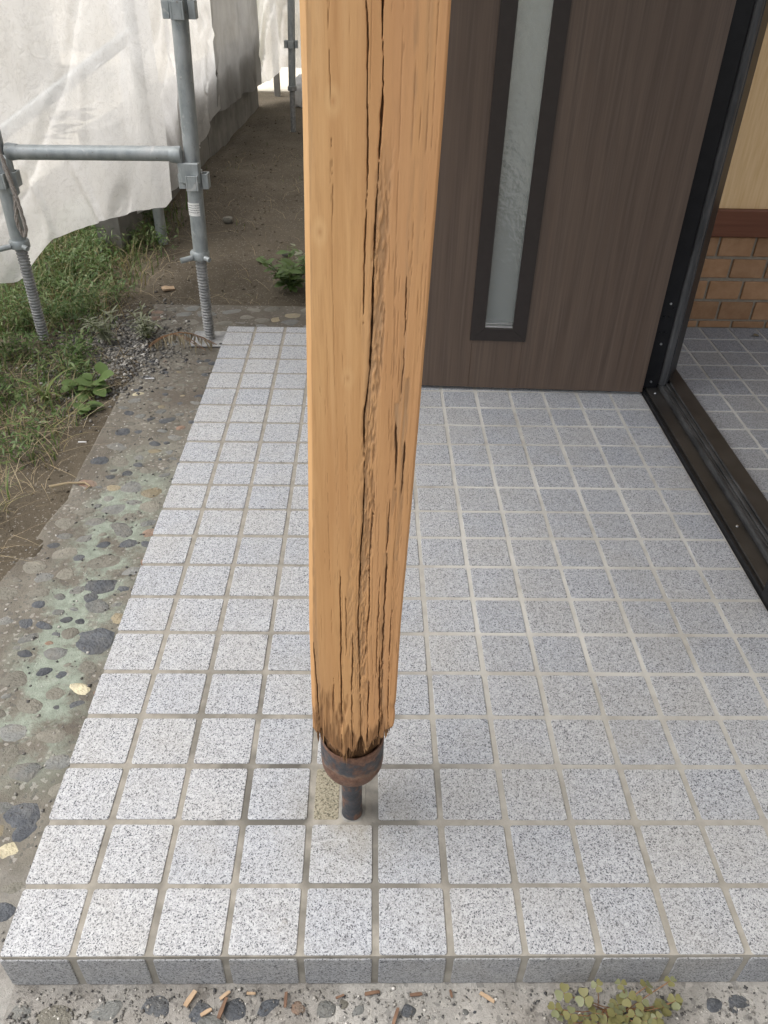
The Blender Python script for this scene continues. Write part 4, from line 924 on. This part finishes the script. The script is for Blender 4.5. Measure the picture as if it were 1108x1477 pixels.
# far background seen in the gap
mb = MB(); mb.box(-3.5, 4.0, 9.6, 9.8, -.2, 2.6); nw = mb.build('garden_wall', M['cream']); tag(nw, 'pale cream wall seen through the far gap under the sheet', 'wall')
mb = MB(); mb.box(-4.5, 3.0, 7.25, 9.59, -.12, -.045, .01); cp = structure(mb.build('far_path', M['cream']))
mb = MB(); mb.box(-.335, -.285, 6.98, 7.03, -.1, 2.5, .004); fpst = mb.build('far_grey_post', M['block']); fpst.name = 'square_post'; tag(fpst, 'grey square post behind the far sheet', 'post')
mb = MB(); mb.tube([(-.50, 7.3, .15), (-.47, 7.28, .5), (-.48, 7.3, 1.0), (-.47, 7.3, 2.4)], [.05, .06, .055, .05], 14); ypad = mb.build('yellow_pole_pad', M['yellow'], None, True); tag(ypad, 'yellow padded pole behind the far sheet', 'pole pad')
# white bag by the far pole
bm = bmesh.new(); bmesh.ops.create_icosphere(bm, subdivisions=4, radius=1)
for v in bm.verts:
    c_ = v.co; q = 1 + .35 * float(fbm(np.array([c_.x * 2.1 + 3]), np.array([c_.y * 2.1 + c_.z * 1.7]), 4)[0])
    v.co = Vector((c_.x * .13 * q, c_.y * .10 * q, max(c_.z, -.75) * .13 * q * (1.0 if c_.z < .3 else 1.1)))
me = bpy.data.meshes.new('plastic_bag'); bm.to_mesh(me); bm.free(); me.shade_smooth(); me.materials.append(M['bag'])
bag = link(bpy.data.objects.new('plastic_bag', me)); bag.location = (-.035, 6.55, GZ + .115); tag(bag, 'crumpled white bag on the path behind the far pole', 'bag')

mb = MB(); mb.box(-2.75, -2.6, -.5, 8.5, -.2, 1.7); nb = mb.build('sheet_backing_wall', M['cream']); tag(nb, 'pale wall added dimly behind the white sheets to brighten their backing', 'wall')  # wall added as bright backing so the brace reads dark through the sheets
mb = MB(); mb.box(-2.6, -1.35, 1.5, 8.4, -.14, -.055, .01); structure(mb.build('sheet_backing_slab', M['cream']))  # pale slab added in front of the backing wall, behind the sheets
# rope at the left edge
def rope(pts, r, name, twist=60):
    P = poly_interp_3(pts, 160); mb = MB()
    for s in range(3):
        q = []
        for k, p in enumerate(P):
            a = s * 2.094 + k * .42; q.append((p[0] + r * .55 * math.cos(a), p[1] + r * .55 * math.sin(a), p[2]))
        mb.tube(q, r * .55, 6)
    return mb.build(name, M['rope'], None, True)
def poly_interp_3(P, n):
    P = np.array(P, float); d = np.concatenate([[0], np.cumsum(np.linalg.norm(np.diff(P, axis=0), axis=1))]); d /= d[-1]; u = np.linspace(0, 1, n)
    Q = np.stack([np.interp(u, d, P[:, k]) for k in range(3)], -1)
    for _ in range(6): Q[1:-1] = (Q[:-2] + 2 * Q[1:-1] + Q[2:]) / 4
    return Q
rp = rope([(-.652, 2.065, 1.0), (-.642, 2.05, .72), (-.628, 2.045, .60), (-.612, 2.045, .50), (-.603, 2.05, .40), (-.60, 2.055, .31), (-.615, 2.06, .28), (-.625, 2.055, .33), (-.607, 2.05, .42), (-.618, 2.05, .5)], .006, 'rope')
tag(rp, 'twisted brown rope dangling beside the left scaffold upright', 'rope')

# ================================================================== PLANTS AND LITTER
def gz(x, y): return float(ground_z(np.array([x]), np.array([y]))[0])
def blades(n, xf, yf, zf, hmin, hmax, w, bend, seed, keep=None):
    r = np.random.default_rng(seed); x, y = xf(r, n), yf(r, n)
    if keep is not None: k = keep(x, y); x, y = x[k], y[k]; n = len(x)
    H = hmin + (hmax - hmin) * r.random(n) ** 1.6; a = r.random(n) * 6.283; b = bend * (.3 + r.random(n)); ww = w * (.6 + .8 * r.random(n)) * (.5 + H / hmax * .6)
    T = np.array([0, .35, .7, 1.0]); z0 = zf(x, y)
    out = np.zeros((n, 8, 3)); dx, dy = np.cos(a), np.sin(a)
    for i_, t_ in enumerate(T):
        lx = H * b * t_ ** 2; hz_ = H * (t_ - .35 * b * t_ ** 2); wd = ww * (1 - t_ ** 1.7) + .0002
        for s_ in (0, 1):
            sg = (s_ * 2 - 1) * .5
            out[:, 2 * i_ + s_, 0] = x + dx * lx - dy * wd * sg; out[:, 2 * i_ + s_, 1] = y + dy * lx + dx * wd * sg; out[:, 2 * i_ + s_, 2] = z0 + hz_
    f = np.array([(0, 1, 3, 2), (2, 3, 5, 4), (4, 5, 7, 6)])
    return out.reshape(-1, 3), (f[None] + 8 * np.arange(n)[:, None, None]).reshape(-1, 4)
def stack(parts):
    V = []; F = []; b = 0
    for v, f in parts: V.append(v); F.append(f + b); b += len(v)
    return np.vstack(V), np.vstack(F)
offstrip = lambda x, y: ~((x > edge_x(np.clip(y, -.6, 2.42)) - .01) & (y < 2.45))
gr1 = blades(3800, lambda r, n: r.uniform(-1.5, -.36, n), lambda r, n: r.uniform(.9, 2.0, n), ground_z, .02, .11, .0035, 1.2, 1, lambda x, y: offstrip(x, y) & (fbm(x * 4, y * 4, 3) + .45 * np.clip(-x - .36, 0, .45) > -.02))
gr2 = blades(4200, lambda r, n: r.normal(-.78, .17, n), lambda r, n: r.uniform(2.15, 3.7, n), ground_z, .03, .15, .005, 1.0, 2, lambda x, y: (x < -.42 + .0 * y) & (fbm(x * 3, y * 3, 3) > -.22))
gr3 = blades(500, lambda r, n: r.uniform(-.5, .5, n), lambda r, n: r.uniform(2.5, 5.5, n), ground_z, .01, .04, .0025, 1.5, 3, lambda x, y: fbm(x * 5 + 7, y * 5, 3) > .12)
V_, F_ = stack([gr1, gr2, gr3]); o = link(bpy.data.objects.new('grass', fast_mesh('grass', V_, F_, M['grass']))); o['kind'] = 'stuff'; tag(o, 'green grass growing along the left side and under the sheet', 'grass')
st1 = blades(1100, lambda r, n: r.uniform(-1.2, -.34, n), lambda r, n: r.uniform(.8, 2.1, n), ground_z, .03, .12, .0018, 2.6, 4, offstrip)
st2 = blades(420, lambda r, n: r.uniform(-.6, .6, n), lambda r, n: r.uniform(2.46, 5.0, n), ground_z, .02, .08, .0016, 2.7, 5, offstrip)
st3 = blades(900, lambda r, n: r.normal(-.66, .16, n), lambda r, n: r.uniform(2.1, 3.4, n), ground_z, .03, .13, .002, 1.8, 6, lambda x, y: x < -.38)
V_, F_ = stack([st1, st2, st3]); o = link(bpy.data.objects.new('dry_grass', fast_mesh('dry_grass', V_, F_, M['straw']))); o['kind'] = 'stuff'; tag(o, 'thin dry straw lying over the soil at left', 'dry grass')
# leafy weed mass under the sheet (many lance leaves)
def leaf_cloud(n, cx, cy, cz, seed, L=.03, wd=.009, keep=None):
    r = np.random.default_rng(seed); x, y, z = cx(r, n), cy(r, n), cz(r, n)
    if keep is not None: k = keep(x, y); x, y, z = x[k], y[k], z[k]; n = len(x)
    a = r.random(n) * 6.283; p = r.normal(.35, .45, n); l = L * (.5 + r.random(n)); w = wd * (.6 + .8 * r.random(n))
    d = np.stack([np.cos(a) * np.cos(p), np.sin(a) * np.cos(p), np.sin(p)], -1); s = np.stack([-np.sin(a), np.cos(a), r.normal(0, .3, n)], -1)
    o_ = np.stack([x, y, z], -1); dn = np.array([0, 0, -1.0])
    P = np.stack([o_, o_ + d * (l * .45)[:, None] + s * w[:, None] * .5, o_ + d * l[:, None] + dn * (l * .18)[:, None], o_ + d * (l * .45)[:, None] - s * w[:, None] * .5], 1)
    return P.reshape(-1, 3), np.arange(4 * n).reshape(-1, 4)
gzv = lambda x, y: ground_z(x, y)
cl1 = None
r9 = np.random.default_rng(21); cen = np.stack([r9.normal(-.70, .12, 70), r9.uniform(2.2, 3.5, 70)], -1); cen = cen[cen[:, 0] < -.40 - .1 * (cen[:, 1] < 2.4)]
pick = r9.integers(0, len(cen), 6500)
xx_ = cen[pick, 0] + r9.normal(0, .035, 6500); yy_ = cen[pick, 1] + r9.normal(0, .035, 6500); hh_ = r9.random(6500) ** .8 * (.05 + .10 * ((pick * 37) % 11) / 11)
cen2 = np.stack([r9.uniform(-1.0, -.44, 50), r9.uniform(1.3, 2.05, 50)], -1); pk2 = r9.integers(0, 50, 3000)
xx_ = np.concatenate([xx_, cen2[pk2, 0] + r9.normal(0, .025, 3000)]); yy_ = np.concatenate([yy_, cen2[pk2, 1] + r9.normal(0, .025, 3000)]); hh_ = np.concatenate([hh_, r9.random(3000) * .085])
V_, F_ = leaf_cloud(9500, lambda r, n: xx_, lambda r, n: yy_, lambda r, n: ground_z(xx_, yy_) + hh_, 31, .028, .0065)
o = link(bpy.data.objects.new('weeds', fast_mesh('weeds', V_, F_, M['leaf']))); o['kind'] = 'stuff'; tag(o, 'low green leafy weeds beneath the hanging sheet and along the left edge', 'weeds')

def leaf_shape(L, W, cup=.15, n=5, lobes=False):
    vs = []; F = []
    for i_ in range(n + 1):
        t_ = i_ / n; w_ = W * .5 * math.sin(math.pi * (t_ * .93 + .05)) ** .7 if not lobes else W * .5 * (math.sin(math.pi * min(1, t_ * .95 + .05)) ** .6) * (1 + .25 * math.sin(t_ * 14))
        z_ = -cup * L * t_ * t_
        vs += [(L * t_, -w_, z_ + .15 * w_), (L * t_, 0, z_), (L * t_, w_, z_ + .15 * w_)]
    for i_ in range(n):
        b = 3 * i_; F += [(b, b + 3, b + 4, b + 1), (b + 1, b + 4, b + 5, b + 2)]
    return vs, F
def leaf_me(name, L, W, mat, **k):
    vs, F = leaf_shape(L, W, **k); me = bpy.data.meshes.new(name); me.from_pydata(vs, [], F); me.update(); me.shade_smooth(); me.materials.append(mat); return me
LM = {}
def plant(name, loc, label, cat, stems, mat, L, W, nleaf, h, spread, seed, stem_mat='greenstem', lobes=False, droop=.2):
    r = random.Random(seed); root = empty(name, loc); tag(root, label, cat)
    lms = [leaf_me('leaf', L * f, W * f, M[mat], lobes=lobes, cup=droop) for f in (.7, 1.0, 1.25)]
    for s in range(stems):
        a = r.uniform(0, 6.28); hh = h * r.uniform(.55, 1.0); sp = spread * r.uniform(.3, 1)
        pts = [(sp * math.cos(a) * t_ ** 1.4, sp * math.sin(a) * t_ ** 1.4, hh * (t_ - .15 * t_ * t_)) for t_ in (0, .25, .5, .75, 1)]
        mb = MB(); mb.tube(pts, [.0016, .0014, .0012, .001, .0007], 5); mb.build('stem', M[stem_mat], root, True)
        for k in range(nleaf):
            t_ = .2 + .8 * (k + .5) / nleaf; p = Vector((sp * math.cos(a) * t_ ** 1.4, sp * math.sin(a) * t_ ** 1.4, hh * (t_ - .15 * t_ * t_)))
            o = bpy.data.objects.new('leaf', r.choice(lms)); o.location = p; o.rotation_euler = (r.uniform(-.3, .3), r.uniform(-.7, .15), a + k * 2.4 + r.uniform(-.4, .4)); link(o, root)
    return root
plant('weed', (-.385, 1.715, gz(-.385, 1.715)), 'leafy green weed with broad pale leaves at the pavement edge', 'weed', 5, 'leaf', .048, .042, 4, .075, .075, 3)
plant('weed', (-.36, 1.60, gz(-.36, 1.60)), 'low round leaved green weed beside the bare soil edge', 'weed', 3, 'leaf', .034, .034, 3, .04, .05, 4)
plant('weed', (.165, 2.62, gz(.165, 2.62)), 'bushy green weed at the back slab close to the wooden post', 'weed', 18, 'leaf', .040, .024, 8, .19, .17, 6)
plant('weed', (.235, 2.85, gz(.235, 2.85)), 'small pale leaved weed behind the bushy weed by the post', 'weed', 10, 'greyleaf', .040, .022, 6, .13, .12, 8)
plant('weed', (.02, 2.98, gz(.02, 2.98)), 'tiny round leaved seedling alone on the dirt path', 'weed', 2, 'leaf', .028, .028, 2, .035, .03, 9)
plant('weed', (-.415, 2.07, gz(-.415, 2.07)), 'pale grey green feathery weed on the gravel patch', 'weed', 11, 'greyleaf', .034, .0056, 15, .15, .075, 10)
plant('weed', (-.285, 2.10, GZ), 'second feathery grey green weed nearer the back slab', 'weed', 9, 'greyleaf', .032, .0056, 14, .14, .07, 12)
# withered frond lying along the slab edge
wf = empty('withered_weed', (-.25, 2.02, GZ)); tag(wf, 'brown withered weed sprawling from gravel to the porch tiles', 'weed')
r = random.Random(14); lms = [leaf_me('leaf', q, .004, M['dryweed'], cup=.5) for q in (.022, .032, .04)]
for s in range(5):
    a = r.uniform(-.35, .15); L_ = r.uniform(.16, .24); y0_ = r.uniform(-.03, .03)
    f = lambda t_: Vector((L_ * math.cos(a) * t_ - .02, y0_ + L_ * math.sin(a) * t_, .012 + .06 * math.sin(math.pi * min(1, t_ * .92)) * (1 - .25 * s / 5)))
    mb = MB(); mb.tube([f(k / 6) for k in range(7)], .0011, 5); mb.build('stem', M['stem'], wf, True)
    for k in range(16):
        o = bpy.data.objects.new('leaf', r.choice(lms)); o.location = f((k + .8) / 17); o.rotation_euler = (r.uniform(-.5, .5), r.uniform(.2, 1.1), a + r.choice((-1, 1)) * r.uniform(.7, 1.6)); link(o, wf)
# tall grass tuft
tg = empty('grass_tuft', (-.50, 1.66, gz(-.50, 1.66))); tag(tg, 'tuft of long bright green grass blades left of the pavement', 'grass tuft')
for k in range(9):
    a = k * 2.3 + r.uniform(-.4, .4); H = r.uniform(.09, .17); b = r.uniform(.4, 1.3); vs = []; F = []
    for i_ in range(8):
        t_ = i_ / 7; x_ = H * b * t_ ** 2; z_ = H * (t_ - .5 * b * t_ ** 2.5); w_ = .0055 * (1 - t_ ** 2) + .0003
        for sg in (-1, 1): vs.append((x_ * math.cos(a) - sg * w_ * math.sin(a), x_ * math.sin(a) + sg * w_ * math.cos(a), z_))
    for i_ in range(7): F.append((2 * i_, 2 * i_ + 1, 2 * i_ + 3, 2 * i_ + 2))
    mesh_obj('blade', vs, F, M['grass'], tg, True)
# clover clump at the riser
ox = empty('clover', (0.82, -.012, GZ)); tag(ox, 'clump of olive clover leaves at the foot of the tiled step', 'clover')
def clover_leaf(name, s):
    vs = []; F = []
    for l_ in range(3):
        a = l_ * 2.094; b = len(vs); prof = [(.03, .0), (.30, .40), (.66, .56), (.95, .38), (.90, .0), (.95, -.38), (.66, -.56), (.30, -.40)]
        for (x_, y_) in prof:
            X_ = s * x_; Y_ = s * y_; vs.append((X_ * math.cos(a) - Y_ * math.sin(a), X_ * math.sin(a) + Y_ * math.cos(a), s * (.18 * abs(y_) - .12 * x_)))
        F += [(b, b + 1, b + 2, b + 4), (b + 2, b + 3, b + 4), (b, b + 4, b + 6, b + 7), (b + 4, b + 5, b + 6)]
    me = bpy.data.meshes.new(name); me.from_pydata(vs, [], F); me.update(); me.shade_smooth(); me.materials.append(M['oxalis']); return me
CM = [clover_leaf('leaf', s) for s in (.0085, .0105, .0125)]
r = random.Random(19)
spots = [(.085, .004, .055), (.055, -.002, .045), (-.012, .0, .046), (-.03, -.012, .035), (-.055, -.006, .03), (-.068, -.020, .02), (-.03, -.03, .014), (.03, -.012, .03), (.012, -.026, .022), (.05, -.03, .02), (.075, -.02, .03), (.045, -.018, .036), (.0, -.035, .012), (.095, -.012, .022), (-.045, -.032, .012), (.065, -.038, .012), (.022, .002, .04), (.035, -.04, .010)]
spots += [(r.gauss(.02, .045), r.uniform(-.045, -.008), r.uniform(.008, .03)) for _ in range(22)]
for (x_, y_, z_) in spots:
    x_ += -.012; y_ = min(y_, .002) + r.uniform(-.002, .002) - .004
    o = bpy.data.objects.new('leaf', r.choice(CM)); o.location = (x_, y_, z_); o.rotation_euler = (r.uniform(-.1, .6), r.uniform(-.3, .3), r.uniform(0, 6)); link(o, ox)
    bx0 = r.uniform(-.02, .03); mb = MB(); mb.tube([(bx0 + x_ * .3, -.016, 0), (bx0 * .5 + x_ * .65, y_ * .7 - .008, z_ * .6), (x_, y_, z_)], .0007, 5); mb.build('stem', M['stem'], ox, True)
# green leaf at the right edge
lf = bpy.data.objects.new('fallen_leaf', leaf_me('fallen_leaf', .04, .022, M['leaf'])); link(lf); lf.location = (1.035, -.006, GZ + .045); lf.rotation_euler = (.5, -.5, .6); tag(lf, 'single fresh green leaf against the step at right edge', 'leaf')
lf = bpy.data.objects.new('dry_leaf', leaf_me('dry_leaf', .03, .016, M['dryweed'])); link(lf); lf.location = (1.80, 2.02, .006); lf.rotation_euler = (.2, .1, .4); tag(lf, 'small brown dry leaf on the indoor tiles by the brick', 'leaf')
# wood chips
def chip_me(seed, L, mat):
    rr = random.Random(seed); w = L * rr.uniform(.18, .36); h_ = L * rr.uniform(.10, .2)
    vs = []
    for i_ in range(4):
        t_ = i_ / 3; k = (.9, 1, 1, .8)[i_] * rr.uniform(.85, 1.1)
        for sy_, sz_ in ((-1, 0), (1, 0), (1, 1), (-1, 1)): vs.append((L * (t_ - .5) + rr.uniform(-.04, .04) * L, w * .5 * sy_ * k + rr.uniform(-.05, .05) * w, h_ * sz_ * k))
    F = [(3, 2, 1, 0), (12, 13, 14, 15)] + [(4 * i_ + k, 4 * i_ + (k + 1) % 4, 4 * i_ + 4 + (k + 1) % 4, 4 * i_ + 4 + k) for i_ in range(3) for k in range(4)]
    me = bpy.data.meshes.new('wood_chip'); me.from_pydata(vs, [], F); me.update(); me.materials.append(mat); return me
CH = [((0.25, -0.015, 0.025, 1, 60), 'tan wood chip leaning left of the dark pebble pair by the step'), ((0.295, -0.027, 0.030, 0, 75), 'long brown wood splinter between two dark pebbles by the step'), ((0.274, -0.032, 0.018, 1, 30), 'short tan chip lying on a dark pebble by the step'),
      ((0.379, -0.017, 0.022, 0, 90), 'upright brown chip right of the round dark pebble by the step'), ((0.496, -0.009, 0.024, 0, 10), 'brown chip below the post against the step riser'), ((0.331, -0.009, 0.014, 1, 0), 'tiny tan chip against the riser above the dark pebbles'),
      ((0.604, -0.01, 0.012, 0, 100), 'small brown chip under the grout joint right of the post'), ((0.653, -0.015, 0.025, 1, -30), 'pale tan chip lying alone right of the post on bare concrete'), ((0.527, -0.038, 0.025, 0, 70), 'dark brown splinter at the bottom edge below the post'),
      ((0.556, -0.011, 0.02, 0, 5), 'thin brown chip flat along the riser right of the post'), ((0.296, -0.011, 0.018, 1, 40), 'light chip touching the riser above the long brown splinter'), ((0.452, -0.013, 0.014, 0, 20), 'little brown chip left of the chip below the post')]
for k, ((x_, y_, L_, c_, a_), lab) in enumerate(CH):
    o = link(bpy.data.objects.new('wood_chip', chip_me(k, L_ * .85, M['chip'][c_]))); o.location = (x_, y_, GZ + .004); o.rotation_euler = (random.uniform(-.15, .15), random.uniform(-.1, .1), R(a_)); tag(o, lab, 'wood chip', 'wood chips along the step')
o = link(bpy.data.objects.new('wood_chip', chip_me(77, .05, M['chip'][1]))); o.location = (-.322, 2.59, gz(-.322, 2.59) + .004); o.scale = (1, 1.9, 1.2); o.rotation_euler = (.1, .1, .5); tag(o, 'pale orange wood offcut lying alone on the dirt path', 'wood chip')
for (x_, y_, s_, lab) in ((.11, 3.05, .045, 'grey stone lying on the dirt path near the post'), (-.205, 3.45, .06, 'flat dark stone at the edge of the dirt path')):
    o = link(bpy.data.objects.new('stone', SM[2][1])); o.location = (x_, y_, gz(x_, y_) + s_ * .2); o.scale = (s_ / 2, s_ * .4, s_ * .33); tag(o, lab, 'stone')
# a dry twig and cigarette-white bits on the strip
mb = MB(); mb.tube([(-.335, 1.19, GZ + .006), (-.29, 1.205, GZ + .008), (-.25, 1.21, GZ + .006), (-.232, 1.195, GZ + .006), (-.24, 1.175, GZ + .006)], [.0035, .003, .0025, .002, .001], 6); tw = mb.build('twig', M['straw'], None, True); tag(tw, 'curled pale dry twig on the pebble strip', 'twig')
for (x_, y_, L_, a_, lab) in ((-.215, 1.80, .028, .1, 'thin white stick lying on the strip near the withered weed'), (-.315, 1.41, .022, .05, 'short white stick at the soil edge of the strip')):
    mb = MB(); mb.tube([(-L_ / 2, 0, 0), (L_ / 2, 0, 0)], .002, 6); o = mb.build('white_stick', M['bag'], None, True); o.location = (x_, y_, GZ + .006); o.rotation_euler = (0, 0, a_); tag(o, lab, 'stick')
